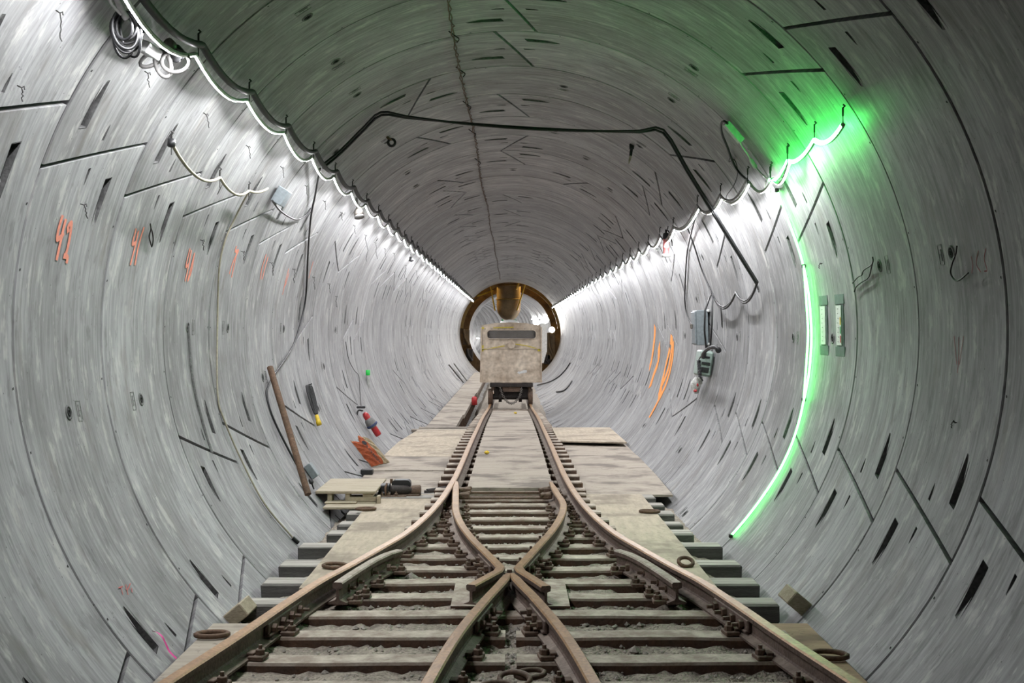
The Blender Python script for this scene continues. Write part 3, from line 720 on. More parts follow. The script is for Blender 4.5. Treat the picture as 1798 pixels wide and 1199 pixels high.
# ------------------------------------------------------------------ locomotive
LY = 29.4; ls = LY / F
def lp(px, py, dy=0.0): return V((px - CX) * ls, LY + dy, ZC + (CY - py) * ls)
M['locopaint'] = dirty('grimy_cream_loco_paint', (.76, .66, .54), (.44, .34, .25), .75, 0, 2.0, (1, 1, 1), None, bump=0, fine=9)
M['locodark'] = dirty('dark_greasy_steel', (.055, .045, .04), (.03, .026, .024), .6, .3, 6)
M['tapey'] = plain('yellow_tape', (.62, .50, .06), .6)
loco = empty('mine_locomotive', V(0, LY + 1.6, ZC - 1.86), 'grimy cream mine locomotive with a slotted grille and chain facing the camera', 'locomotive')
mb = MB(); zb, zm, zt = ZC - 1.275, ZC - .46, ZC + .19; L_ = 3.6
fr = [V(-.78, LY, zb), V(.80, LY, zb), V(.795, LY, zm), V(.765, LY + .03, zt), V(.40, LY + .03, zt + .055), V(0, LY + .03, zt + .075), V(-.40, LY + .03, zt + .055), V(-.735, LY + .03, zt), V(-.765, LY, zm)]
n = len(fr); bkp = [p + V(0, L_, 0) for p in fr]
mb.add(fr + bkp, [tuple(range(n)), tuple(range(2 * n - 1, n - 1, -1))] + [(i, n + i, n + (i + 1) % n, (i + 1) % n) for i in range(n)])
body = mb.build('body', M['locopaint'], loco)
mb = MB(); mb.box(lp(897, 612, -.006), (1.55, .012, .012)); mb.box(lp(845, 622, -.01), (.03, .02, 1.40)); mb.box(lp(950.5, 622, -.01), (.03, .02, 1.40)); mb.box(lp(898, 670.5, -.012), (1.58, .024, .03)); mb.build('seam', M['locopaint'], loco)
for i in range(9):
    mb = MB(); mb.lathe(lp(852 + i * 11.5, 577.5, -.012), V(0, -1, 0), [(.012, 0), (.01, .008), (.001, .01)], 8); mb.build('rivet', M['steel'], body)
def rrect(w_, h_, r, n=6):
    P = []
    for cx_, cz_, a0 in ((w_ / 2 - r, h_ / 2 - r, 0), (-w_ / 2 + r, h_ / 2 - r, 90), (-w_ / 2 + r, -h_ / 2 + r, 180), (w_ / 2 - r, -h_ / 2 + r, 270)):
        for k in range(n + 1):
            a = math.radians(a0 + 90 * k / n); P.append((cx_ + r * math.cos(a), cz_ + r * math.sin(a)))
    return P
gc_ = lp(898.3, 587.3, 0); gw, gh = 1.235, .205
mb = MB(); mb.add([gc_ + V(x, -.004, z) for x, z in rrect(gw, gh, .07)], [tuple(range(28))[::-1]]); gr = mb.build('grille', M['locodark'], loco, 'dark wire mesh grille slot')
mb = MB(); mb.tube([gc_ + V(x, -.008, z) for x, z in rrect(gw + .02, gh + .02, .08)], .010, 5, closed=True); mb.build('grille_frame', M['locopaint'], gr)
mb = MB()
for i in range(-46, 47):
    for sgn in (-1, 1):
        x0 = i * .026; a, b = -gh / 2 + .004, gh / 2 - .004
        if abs(x0) > gw / 2 - .05: continue
        xa, xb = x0 - sgn * .05, x0 + sgn * .05
        mb.tube([gc_ + V(max(-gw / 2, min(gw / 2, xa)), -.010, a), gc_ + V(max(-gw / 2, min(gw / 2, xb)), -.010, b)], .0035, 3, cap=False, sm=False)
mb.build('mesh_wires', M['steel'], gr)
mb = MB(); mb.lathe(lp(897.5, 605.5, 0), V(0, -1, 0), [(.105, 0), (.10, .03), (.085, .04), (.06, .03), (.001, .035)], 20); mb.build('headlamp_cover', M['locopaint'], loco, 'round blanked headlamp')
for seg, w_ in (([(846, 614), (862, 611.5), (886, 607)], .022), ([(905, 604), (925, 607), (949, 614)], .022), ([(866, 575.5), (880, 575), (902, 574.5)], .026), ([(848, 606), (847.5, 617)], .04), ([(846, 576), (850, 576)], .05), ([(944, 615), (949, 615)], .05)):
    mb = MB(); P = [lp(x, y, -.008) for x, y in seg]; Q = []
    for p in P:
        d = (P[-1] - P[0]).normalized(); l = V(-d.z, 0, d.x); Q += [p - l * w_ / 2, p + l * w_ / 2]
    mb.add(Q, [(2 * i, 2 * i + 2, 2 * i + 3, 2 * i + 1) for i in range(len(P) - 1)]); mb.build('tape_strip', M['tapey'], loco, 'yellow reflective tape')
mb = MB(); P = [(908, 654), (911, 651.5), (912, 652.5), (921, 649.5), (925, 650), (925, 654), (913, 656), (912.5, 657.5)]
mb.add([lp(x, y, -.006) for x, y in P], [tuple(range(8))]); mb.build('paint_arrow', M['white'], loco, 'smudged white arrow mark')
mb = MB(); mb.box(lp(898, 676, .35), (1.10, .9, .10), None, 0, .01); mb.box(lp(898, 690, .5), (.9, .7, .30), None, 0, .02); mb.build('frame', M['locodark'], loco)
for x in (866, 930):
    mb = MB(); mb.box(lp(x, 677, .05), (.10, .10, .16), None, 0, .01); mb.box(lp(x, 681, .02), (.05, .08, .14), None, 0, .008); mb.build('spring_bracket', M['rustiron'], loco)
mb = MB(); P = [lp(880, 672, -.05), lp(916, 672, -.05), lp(912, 687.5, -.05), lp(884, 687.5, -.05)]; Q = [p + V(0, .25, 0) for p in P]
mb.add(P + Q, [(3, 2, 1, 0), (4, 5, 6, 7), (0, 1, 5, 4), (1, 2, 6, 5), (2, 3, 7, 6), (3, 0, 4, 7)]); mb.box(lp(898, 678, -.06), (.16, .04, .09), None, 0, .01); mb.build('coupler_pocket', M['rustiron'], loco, 'rusty coupler pocket')
for x, s in ((861, 1), (931.5, -1)):
    mb = MB(); c = V((x - CX) * ls, LY + .22, ZC - 1.86 + .21)
    mb.lathe(c + V(-s * .06, 0, 0), V(s, 0, 0), [(.04, 0), (.20, 0), (.205, .02), (.205, .085), (.235, .09), (.235, .115), (.18, .12), (.05, .13), (.05, .2)], 28); mb.build('wheel', M['rustiron'], loco)
mb = MB(); mb.tube([V(-.5, LY + .22, ZC - 1.65), V(.5, LY + .22, ZC - 1.65)], .075, 12); mb.tube([V(-.3, LY + .22, ZC - 1.65), V(-.22, LY + .22, ZC - 1.65)], .14, 14); mb.tube([V(.22, LY + .22, ZC - 1.65), V(.3, LY + .22, ZC - 1.65)], .14, 14); mb.build('axle', M['locodark'], loco)
cpts = catmull([lp(877.5, 677, -.08), lp(882, 692, -.1), lp(890, 704, -.1), lp(899, 708, -.1), lp(908, 702, -.1), lp(914, 691, -.1), lp(916, 680, -.08)], 5)
chn = None; tot = 0; k = 0
mb = MB()
for a, b in zip(cpts, cpts[1:]):
    m_ = (a + b) / 2; d = (b - a).normalized(); l = (b - a).length
    side = V(0, 1, 0) if k % 2 else d.cross(V(0, 1, 0)); k += 1
    mb.tube([m_ + d * (l * .72 * math.cos(t)) + side * (.026 * math.sin(t)) for t in [2 * math.pi * i / 8 for i in range(8)]], .009, 4, closed=True)
mb.build('chain', M['steel'], loco, 'safety chain drooping from the coupler')
mb = MB(); mb.lathe(lp(895, 566.5, .6), V(0, 0, 1), [(.26, -.02), (.25, .03), (.16, .07), (.001, .085)], 20); mb.build('roof_dome', M['white'], loco)
mb = MB(); mb.box(lp(894, 564, .6), (.32, .12, .07), None, 0, .01); mb.box(lp(882.6, 564, .6), (.06, .13, .09), None, 0, .01); mb.box(lp(905, 564, .6), (.06, .13, .09), None, 0, .01); mb.build('roof_bar', M['green'], loco, 'dark green bar on the roof')
mb = MB(); mb.lathe(lp(919.7, 571, .2), V(0, 0, 1), [(.02, 0), (.02, .03), (.001, .045)], 10); mb.build('tail_lamp', plain('red_lamp', (.8, .08, .02), .3, 0, (1, .12, .02), 2), loco, 'small red lamp')
mb = MB(); x0, x1 = .80, .96; z0, z1 = ZC - .50, ZC + .25
mb.add([V(x0, LY + .9, z0 - .3), V(x1 - .08, LY + .9, z0 - .3), V(x1, LY + .9, z0), V(x1, LY + .9, z1 - .05), V(x1 - .06, LY + .9, z1), V(x0, LY + .9, z1)] + [V(x0, LY + 2.9, z0 - .3), V(x1 - .08, LY + 2.9, z0 - .3), V(x1, LY + 2.9, z0), V(x1, LY + 2.9, z1 - .05), V(x1 - .06, LY + 2.9, z1), V(x0, LY + 2.9, z1)],
       [tuple(range(6)), tuple(range(11, 5, -1))] + [(i, 6 + i, 6 + (i + 1) % 6, (i + 1) % 6) for i in range(6)]); mb.build('side_tank', M['white'], loco, 'white tank on the right flank')
# ------------------------------------------------------------------ kerb, far things
kb = empty('walkway_kerb', H(-1.2, 22, 1.97), 'raised concrete kerb with rusty ribbed side running left of the locomotive', 'kerb')
ya = 20.9
for i, (yb_, dx) in enumerate(((24.2, 0), (28.2, .03), (33, .02), (38, .04), (44, .03), (50, .03))):
    mb = MB(); hh = 1.73
    mb.prism([(-1.55, ya + .02), (-1.0 + dx, ya + .02), (-1.0 + dx, yb_ - .02), (-1.55, yb_ - .02)], ZC - hh - .08, ZC - hh); mb.build('kerb_slab', M['ply'], kb)
    mb = MB(); mb.prism([(-1.25, ya + .06), (-1.04 + dx, ya + .06), (-1.04 + dx, yb_), (-1.25, yb_)], ZC - 2.05, ZC - hh - .08)
    mb.build('kerb_web', M['rustiron'], kb)
    y = ya + .1
    while y < yb_ and y < 32:
        mb = MB(); mb.box(H(-1.02 + dx, y, 1.93), (.05, .04, .24)); mb.build('rib', M['rustiron'], kb); y += .45
    ya = yb_
mb = MB(); mb.lathe(H(-.86, 27.5, 1.73), V(0, 0, 1), [(.001, 0), (.07, 0), (.07, .16), (.04, .2), (.001, .21)], 12); tag(mb.build('red_canister', M['red']), 'small red canister on the kerb left of the locomotive', 'canister')
for (a, b, nm, ww) in (((788, 640), (814, 672), 'darker outer', .16), ((797, 638), (824, 674), 'greyer inner', .2)):
    p, q = wall(*a, .06), wall(*b, .05); mb = MB(); d = (q - p); m_ = (p + q) / 2; zx = d.normalized(); yx = V(0, 1, 0); xx = yx.cross(zx).normalized()
    mb.box(m_, (.04, ww, d.length), Matrix((tuple(xx), tuple(yx), tuple(zx))).transposed(), 0, .005); tag(mb.build('plank', M['timber']), '%s weathered plank leaning on the left wall beyond the kerb' % nm, 'plank', 'planks leaning on the far left wall')
for pts_, nm in (([(943.5, 676), (965, 670), (981, 661), (993, 649), (1001, 637)], 'longer dark hose lying on the right wall beside the locomotive'), ([(977, 688), (990, 685.5), (998, 678), (1004, 669)], 'short dark hose on the right wall with a coupling at its tip')):
    mb = MB(); mb.tube(catmull([wall(x, y, .025) for x, y in pts_], 5), .022, 6); tag(mb.build('hose', M['black']), nm, 'hose')
M['duct'] = dirty('dusty_canvas_duct', (.34, .25, .14), (.22, .16, .09), .85, 0, 2)
du = empty('ventilation_duct', V(-.08, YEND + 1, ZC + .7), 'brown canvas ventilation duct elbow hanging at the far end', 'duct')
dx = -.08; YD = YEND + 1.3
mb = MB(); mb.tube(catmull([V(dx, YD, ZC + 2.7), V(dx, YD, ZC + 2.2), V(dx, YD, ZC + 1.75), V(dx, YD + .06, ZC + 1.45), V(dx, YD + .3, ZC + 1.28), V(dx, YD + .8, ZC + 1.22), V(dx, YD + 2.2, ZC + 1.22), V(dx, YD + 6, ZC + 1.22)], 4), .58, 24); mb.build('duct_tube', M['duct'], du)
for z in (1.62, 2.3):
    mb = MB(); mb.tube([V(dx + .6 * math.cos(a), YD + .6 * math.sin(a), ZC + z) for a in [2 * math.pi * i / 24 for i in range(24)]], .03, 5, closed=True); mb.build('hoop', M['ochre'], du)
M['yellowpaint'] = plain('yellow_painted_bar', (.75, .50, .04), .5)
for i, (a, b) in enumerate((((860, 500), (864, 514)), ((911, 497), (907, 508)), ((922, 500), (908, 545)), ((863, 512), (869, 545)), ((838, 520), (866, 510)))):
    mb = MB(); mb.tube([pt(*a, YEND + .5), pt(*b, YEND + .8)], .035, 6); tag(mb.build('yellow_brace', M['yellowpaint']), ['left short upright yellow brace beside the duct', 'right short yellow brace at the duct top', 'long yellow strap right of the duct', 'long strap left of the duct', 'slanting yellow brace left of the duct'][i], 'brace', 'yellow braces around the duct')
for (x0, x1, y0, y1, nm) in ((812, 824, 578, 606, 'brown'), (818, 830, 612, 634, 'dark'), (961, 975, 584, 632, 'brown'), (955, 967, 622, 640, 'dark')):
    mb = MB(); a, b = pt(x0, y1, YEND + .6), pt(x1, y0, YEND + .6); mb.box((a + b) / 2 + V(0, .3, 0), (b.x - a.x, .6, b.z - a.z), None, 0, .04); mb.tube([pt(x0 + 2, y0, YEND + .5), pt(x0 + 4, (y0 + y1) / 2, YEND + .45), pt(x1 - 1, y1, YEND + .5)], .06, 6)
    tag(mb.build('machinery_cabinet', M['farsteel'] if nm == 'brown' else M['locodark']), '%s machinery cabinet in the far collar on the %s' % (nm, 'left' if x0 < 896 else 'right'), 'machinery', 'machinery in the far collar')
# ------------------------------------------------------------------ things on the walls
def wframe(p):
    n = wnorm(p); y = V(0, 1, 0); t = n.cross(y).normalized()
    return Matrix((tuple(n), tuple(y), tuple(t))).transposed()
def wallbox(mb, px, py, d, off=0.0, m=0, bev=.006, dn=(0, 0, 0)):
    p = wall(px, py, 0); n = wnorm(p); r = wframe(p)
    mb.box(p + n * (off + d[0] / 2) + r @ V(*dn), d, r, m, bev); return p
def wcable(pts_, r, off=.02, n=5, sides=6):
    P = [wall(q[0], q[1], q[2] if len(q) > 2 else off) for q in pts_]
    mb = MB(); mb.tube(catmull(P, n), r, sides); return mb
def cable(name, pts_, r, mat, label, off=.02, cat='cable', parent=None):
    o = wcable(pts_, r, off).build(name, mat, parent)
    return tag(o, label, cat) if parent is None else o
# two black cables slung across the crown
for i, (dz, sg) in enumerate(((0, .07), (.035, .03))):
    a = [wall(566, 290, .06), wall(600, 262, .05), wall(640, 222, .05), wall(669, 197, .05)]
    b = sagline(wall(669, 197, .05), wall(1165, 228, .05), sg, 12)[1:]
    c = [wall(1165, 228, .05).lerp(wall(1330, 495, .05), t) for t in (.25, .5, .75, 1)]
    mb = MB(); off = V(0, dz, -dz * .6)
    mb.tube(catmull([p + off for p in a + b + c], 3), .012, 6)
    tag(mb.build('slung_cable', M['black']), ['upper of the two black cables slung across the crown of the tunnel', 'lower of the two black cables slung across the crown of the tunnel'][i], 'cable', 'black cables across the crown')
for i, dz in enumerate((0, .02)):
    mb = MB(); hp = [wall(1330, 495, .05), wall(1292, 513, .05), wall(1251, 516, .05)]
    P = [keepin(q, .025) for q in sagline(hp[0], hp[1], .13 + dz, 8)] + [keepin(q, .025) for q in sagline(hp[1], hp[2], .15 + dz, 8)][1:]
    P += [wall(1246, 522, .09), wall(1238, 545, .19 - dz), wall(1237, 580, .20 - dz * 2), wall(1240, 612, .16)] if i == 0 else [wall(1251, 530, .12), wall(1250, 570, .17), wall(1247, 610, .15)]
    mb.tube(P, .011, 6); tag(mb.build('looped_cable', M['black']), ['outer black cable looping from the wall hook to the grey phone box', 'inner black cable looping from the wall hook to the grey phone box'][i], 'cable')
cable('thin_cable', [(1206, 397), (1220, 435), (1233, 476), (1250, 515)], .009, M['black'], 'thin black cable running from the right rope light down to the looped cables')
cable('drop_cable', [(1222, 375, .06), (1207, 440), (1203, 500), (1203, 535), (1210, 562), (1226, 581)], .010, M['black'], 'black cable dropping from the right rope light to the grey electrical box')
# electrical box and telephone
eb = empty('electrical_box', wall(1240, 606), 'tall grey electrical enclosure on the right wall above the telephone', 'electrical box')
mb = MB(); wallbox(mb, 1243, 575, (.14, .30, .42), .02); bd = mb.build('enclosure', M['boxgrey'], eb)
mb = MB(); wallbox(mb, 1243, 575, (.02, .27, .39), .16); dr = mb.build('door', M['boxgrey'], eb)
mb = MB(); wallbox(mb, 1240, 572, (.03, .025, .06), .18, dn=(0, -.09, 0)); mb.build('latch', M['steel'], dr)
for py in (546, 604): mb = MB(); wallbox(mb, 1243, py, (.02, .36, .03), .005); mb.build('bracket', M['boxlight'], eb)
ph = empty('mine_telephone', wall(1248, 660), 'grey-green mine telephone box with handset and coiled cord on the right wall', 'telephone')
mb = MB(); wallbox(mb, 1250, 640, (.16, .30, .30), .02, bev=.02); mb.build('case', M['phone'], ph)
mb = MB(); wallbox(mb, 1250, 640, (.13, .015, .26), .035, dn=(0, -.155, 0)); fc = mb.build('face_plate', M['phone'], ph)
for dz, dd in ((.075, (.09, .012, .06)), (.0, (.10, .02, .035)), (-.075, (.07, .012, .025))):
    mb = MB(); p = wall(1250, 640); r = wframe(p); mb.box(p + wnorm(p) * .10 + r @ V(0, -.165, dz), dd, r, 0, .004); mb.build('label_slot', M['black'], fc)
hs = MB(); hs.tube(catmull([wall(1235, 626, .18), wall(1238, 617, .22), wall(1248, 610, .23), wall(1258, 611, .20), wall(1262, 616, .17)], 4), [.03] * 3 + [.02] * 11 + [.032] * 3, 8); hs.build('handset', M['black'], ph, 'black handset')
co = []
ctop, cbot = wall(1227, 632, .2), wall(1229, 662, .19)
for i in range(90):
    t = i / 89; co.append(ctop.lerp(cbot, t) + V(.022 * math.cos(t * 75), .022 * math.sin(t * 75), 0))
mb = MB(); mb.tube(co, .006, 4); mb.tube(catmull([wall(1235, 622, .2), wall(1229, 628, .21), ctop], 3), .006, 5); mb.tube([cbot, wall(1234, 668, .1)], .008, 5); mb.build('coiled_cord', M['black'], ph, 'black coiled cord')
# plastic bag below the phone
def blob(c, rx, ry, rz, seed, mat_fn=None, nu=14, nv=10, amp=.18):
    rnd = random.Random(seed); ph_ = [rnd.uniform(0, 6.28) for _ in range(8)]; P = []
    for j in range(nv + 1):
        th = math.pi * j / nv
        for i in range(nu):
            a = 2 * math.pi * i / nu
            k = 1 + amp * (math.sin(3 * a + ph_[0] + 2 * th) * .5 + math.sin(5 * a + ph_[1] - 3 * th) * .4 + math.sin(4 * th + ph_[2]) * .4 + rnd.uniform(-.3, .3))
            P.append(Vector(c) + V(rx * k * math.sin(th) * math.cos(a), ry * k * math.sin(th) * math.sin(a), rz * k * math.cos(th)))
    return P, [(j * nu + i, j * nu + (i + 1) % nu, (j + 1) * nu + (i + 1) % nu, (j + 1) * nu + i) for j in range(nv) for i in range(nu)]
bg = empty('plastic_bag', wall(1222, 690), 'crumpled white plastic bag with red print hanging under the telephone', 'bag')
mb = MB(); P, fs = blob(wall(1222, 676, .08), .06, .05, .09, 3); mb.add(P, fs, 0, False); P, fs = blob(wall(1228, 668, .08), .04, .04, .05, 5); mb.add(P, fs, 0, False); mb.build('bag_body', M['white'], bg)
mb = MB(); P, fs = blob(wall(1221, 686, .13), .022, .02, .018, 8, nu=8, nv=5); mb.add(P, fs); mb.build('red_print', M['red'], bg); mb = MB(); P, fs = blob(wall(1225, 676, .135), .012, .012, .02, 9, nu=8, nv=5); mb.add(P, fs); mb.build('red_print', M['red'], bg)
# red lantern under the right rope light
la = empty('hanging_lantern', wall(1170, 455, .2), 'red and clear hanging lantern with white base under the right rope light', 'lantern')
D = 14.0; ls2 = D / F
def at(px, py, d=0): return pt(px, py, D + d)
M['redclear'] = plain('pink_red_plastic', (.75, .22, .22), .3)
c = at(1169.5, 412)
mb = MB(); mb.lathe(c, V(0, 0, -1), [(.001, -.02), (.03, -.02), (.038, 0), (.04, .05), (.038, .055)], 14); mb.lathe(c, V(0, 0, 1), [(.012, 0), (.014, .06), (.001, .065)], 8); mb.build('cap', M['black'], la)
mb = MB(); mb.lathe(c, V(0, 0, -1), [(.038, .055), (.042, .06), (.038, .07), (.036, .14), (.042, .15), (.042, .165), (.036, .17), (.038, .235)], 14); mb.build('lens', M['redclear'], la, 'red and pink lens body')
mb = MB(); mb.lathe(c, V(0, 0, -1), [(.038, .235), (.054, .245), (.054, .272), (.001, .276)], 16); mb.build('base', M['white'], la, 'white base disc')
mb = MB(); mb.tube(catmull([at(1172, 404), at(1176, 410), at(1179, 422), at(1180, 432)], 4), .008, 5); mb.tube([at(1172, 403), at(1173, 397)], .006, 5); mb.build('cord', M['black'], la)
# spot lamp under the left rope light and a small one further on
sl = empty('spot_lamp', wall(630, 382, .2), 'small silver spot lamp with dark visor hanging below the left rope light', 'lamp')
D = 13.0; c = at(629, 371)
mb = MB(); mb.tube([at(625, 347), at(627, 368)], .008, 5); mb.tube([at(627, 347), at(630, 369)], .005, 5); mb.build('cord', M['grey'], sl)
mb = MB(); mb.lathe(c, V(.25, -.4, -1), [(.001, -.03), (.03, -.03), (.05, .0), (.055, .05), (.03, .055)], 14); mb.build('housing', M['steel'], sl)
mb = MB(); mb.lathe(c + V(.012, -.02, -.045), V(.2, -.3, -1), [(.02, 0), (.055, .012), (.058, .03), (.001, .034)], 16); mb.build('visor', M['grey'], sl)
D = 21; c = at(722, 455); sm_ = empty('small_lamp', c, 'tiny dark lamp hanging from the far part of the left rope light', 'lamp')
mb = MB(); mb.lathe(c, V(.1, 0, -1), [(.001, -.05), (.03, -.04), (.035, .0), (.055, .03), (.001, .05)], 10); mb.build('body', M['black'], sm_); mb = MB(); mb.tube([at(721, 446), at(722, 452)], .008, 5); mb.build('cord', M['grey'], sm_)
# cable bundle, driver box and connector at the upper left
cc = empty('cable_coil', wall(222, 70, .1), 'bundle of coiled black cable hung from the upper left wall', 'cable coil')
c0 = wall(221, 52, .14)
for i in range(9):
    mb = MB(); rnd = random.Random(i); ax = V(rnd.uniform(.7, 1), rnd.uniform(-.5, .5), rnd.uniform(-.1, .1)).normalized(); ay = V(rnd.uniform(-.25, .25), rnd.uniform(-.2, .2), 1).normalized()
    a, b = rnd.uniform(.045, .07), rnd.uniform(.065, .10)
    cj = c0 + V(rnd.uniform(-.018, .018), rnd.uniform(-.05, .05), -b + .075)
    mb.tube([cj + ax * (a * math.cos(t)) + ay * (b * math.sin(t)) for t in [2 * math.pi * k / 28 for k in range(28)]], .0065, 6, closed=True); mb.build('loop', M['black'], cc)
mb = MB(); mb.tube(catmull([wall(196, -40, .1), wall(205, -5, .1), wall(215, 20, .12), wall(222, 32, .14)], 4), .017, 8); mb.tube(catmull([wall(180, -35, .08), wall(195, 5, .1), wall(212, 25, .13)], 4), .007, 6); mb.build('lead_cable', M['grey'], cc)
db = empty('driver_box', wall(265, 90, .1), 'light grey driver box beside the coiled cable at the upper left', 'driver box')
mb = MB(); p = pt(259, 86, 5.75); dd = (pt(281, 101, 6.0) - p).normalized(); up = V(.35, 0, .94); sx_ = dd.cross(up).normalized(); up = sx_.cross(dd)
rt = Matrix((tuple(sx_), tuple(dd), tuple(up))).transposed(); mb.box(p, (.075, .26, .055), rt, 0, .004); mb.build('box_body', M['boxlight'], db)
for i, (a, b) in enumerate((((-.039, -.03, .008), (.002, .05, .006)), ((-.039, .02, -.004), (.002, .03, .005)))): mb = MB(); mb.box(p + rt @ V(*a), b, rt); mb.build('printed_label', M['red'] if i else M['black'], db)
cn = empty('cable_connector', wall(312, 100, .1), 'black and silver cable connector joining the left rope light', 'connector')
mb = MB(); a, b = pt(294, 74, 5.95), pt(318, 98, 6.05); d = (b - a); mb.lathe(a, d, [(.001, 0), (.028, .0), (.03, .04), (.022, .05), (.022, .06)], 12); mb.build('collar', M['steel'], cn)
mb = MB(); mb.lathe(a + d * .45, d, [(.025, 0), (.033, .01), (.033, .05), (.02, .055), (.02, .075), (.001, .08)], 12); mb.lathe(a + d * .6 + V(0, 0, -.01), V(.1, 0, -1), [(.03, 0), (.03, .03), (.02, .035), (.02, .05), (.001, .055)], 10); mb.build('plug', M['black'], cn)
for i, (c_, rx, rz, tl) in enumerate((((268, 103), .07, .032, .6), ((286, 112), .038, .075, .3), ((308, 108), .07, .058, .1))):
    c1_ = pt(*c_, 5.95); mb = MB(); ax = V(math.cos(tl), .25, math.sin(tl)).normalized(); ay = V(-math.sin(tl), .1, math.cos(tl)).normalized()
    mb.tube([c1_ + ax * (rx * math.cos(t)) + ay * (rz * math.sin(t)) for t in [2 * math.pi * k / 18 for k in range(18)]], .011, 6, closed=True); mb.build('cable_loop', M['grey'], cn)
# tan hose with junction box on the left wall
th = empty('tan_hose', wall(300, 250, .05), 'tan cable slung on hooks along the upper left wall then down a ring joint', 'cable')
hp = [wall(301, 251, .10), wall(386, 312, .10), wall(437, 335, .10), wall(470, 331, .12)]
mb = MB()
for a, b, s in zip(hp, hp[1:], (.10, .07, .02)): mb.tube([keepin(q, .03) for q in sagline(a, b, s, 8)], .011, 6)
mb.build('slung_run', M['tan'], th)
wcable([(437, 337, .09), (428, 352, .06), (414, 380), (396, 420), (385, 470), (382, 560), (382, 690), (394, 738), (425, 810), (465, 885), (515, 945)], .0075, .015).build('wall_run', M['tan'], th)
mb = MB(); mb.tube([wall(514, 944, .016), wall(524, 953, .016)], .016, 8); mb.build('end_plug', M['black'], th)
for p in hp[:3]: link('hook', HOOK, th, p - WL[th.name])
mb = MB(); mb.lathe(hp[0], V(0, -.3, -1), [(.001, -.02), (.024, -.02), (.024, .02), (.001, .025)], 10); mb.build('cable_end', M['black'], th)
jb = empty('junction_box', wall(478, 350), 'small blue-grey junction box with a cream plug on the left wall', 'junction box')
mb = MB(); wallbox(mb, 482, 338, (.10, .17, .15), .02); mb.build('box_body', M['boxgrey'], jb)
mb = MB(); mb.lathe(pt(469, 332, 10.3), V(-.2, -1, -.1), [(.001, .05), (.03, .04), (.032, 0), (.02, -.05)], 12); mb.build('gland', M['white'], jb)
mb = MB(); a, b = pt(464, 347, 10.3), pt(457, 364, 10.2); mb.lathe(a, b - a, [(.008, -.06), (.012, -.02), (.022, 0), (.026, .05), (.018, .09), (.008, .1)], 10); mb.build('plug', M['tan'], jb)
mb = MB(); mb.tube(catmull([pt(457, 364, 10.2), pt(452, 376, 10.15), pt(447, 377, 10.15), pt(443, 368, 10.15), pt(441, 350, 10.15), pt(438, 340, 10.15)], 4), .008, 6); mb.build('pigtail', M['grey'], jb)
cable('sagging_cable', [(478, 352, .06), (492, 370, .05), (510, 382, .04), (522, 385, .03), (535, 379, .03), (546, 366, .03)], .009, M['black'], 'black cable sagging from the junction box to the long drop cable on the left')
cable('drop_cable', [(562, 296, .08), (554, 340, .05), (546, 380, .03), (541, 440), (537, 520), (527, 570), (512, 612), (482, 657), (471, 678), (468, 692), (475, 722), (490, 757), (515, 805), (532, 836)], .0105, M['black'], 'long black cable dropping from the left rope light past the rusty pole')
ob = empty('outlet_box', wall(541, 840), 'small grey outlet box with a plug near the foot of the rusty pole', 'outlet box')
mb = MB(); wallbox(mb, 541, 831, (.07, .13, .15), .01); mb.build('box_body', M['boxgrey'], ob)
mb = MB(); mb.tube(catmull([wall(545, 842, .06), wall(548, 850, .05), wall(551, 858, .02)], 4), [.022] * 4 + [.008] * 5, 8); mb.build('plug', M['black'], ob)
# leaning rusty pole
mb = MB(); mb.tube([wall(541, 868, .06), wall(508, 760, .05), wall(474, 645, .05)][::2], .031, 14); tag(mb.build('rusty_pole', M['rustpipe']), 'rusty steel pole leaning on the left wall beside the pallet', 'pole')
# coil with yellow connector
cl = empty('cord_coil', wall(558, 748, .03), 'hank of black extension cord with a yellow plug on the left wall', 'cord')
for i in range(6):
    a, b = wall(538 + i * 1.6, 677, .04 + .008 * (i % 3)), wall(553 + i * .8, 727, .04)
    m_ = (a + b) / 2; ay = (b - a) / 2; mb = MB(); ax = V(.3, 1, 0).normalized(); rx = .03 + .006 * (i % 4)
    mb.tube([keepin(m_ + ay * math.cos(t) + ax * (rx * math.sin(t)), .02) for t in [2 * math.pi * k / 18 for k in range(18)]], .009, 5, closed=True); mb.build('loop', M['black'], cl)
mb = MB(); a, b = wall(556, 730, .05), wall(561, 747, .04); mb.lathe(a, b - a, [(.018, -.01), (.022, .0), (.024, .06), (.03, .07), (.03, .11), (.001, .115)], 10); mb.build('yellow_plug', M['yellow'], cl)
mb = MB(); mb.tube([wall(541, 676, .0), wall(547, 674, .1)], .007, 5); mb.build('hook', M['wire'], cl)
# fire extinguisher wrapped in cloth
fe = empty('fire_extinguisher', wall(660, 762), 'red fire extinguisher wrapped in grey cloth hung on the left wall above the bag', 'fire extinguisher')
a, b = wall(637, 721, .09), wall(665, 764, .08); d = b - a; ln = d.length
mb = MB(); mb.lathe(a, d, [(.001, .03), (.03, .04), (.044, .08), (.046, ln * .95), (.042, ln), (.001, ln)], 16); mb.build('cylinder', M['red'], fe)
mb = MB(); mb.lathe(a + d * .30, d, [(.04, 0), (.062, .03), (.072, .08), (.078, .12), (.068, .14), (.05, .15)], 14); mb.build('cloth_wrap', M['grey'], fe, 'grey cloth wrap')
mb = MB(); mb.lathe(a + d * .54, d, [(.074, 0), (.081, .006), (.081, .03), (.068, .034)], 14); mb.build('blue_band', plain('navy_cloth', (.05, .07, .16), .8), fe)
mb = MB(); mb.box(a + V(-.02, -.03, .05), (.12, .05, .03), None, 0, .008); mb.tube(catmull([a, a + V(-.06, -.04, 0), a + V(-.07, -.05, -.12), a + V(-.01, -.06, -.2)], 4), .012, 6); mb.build('valve', M['black'], fe)
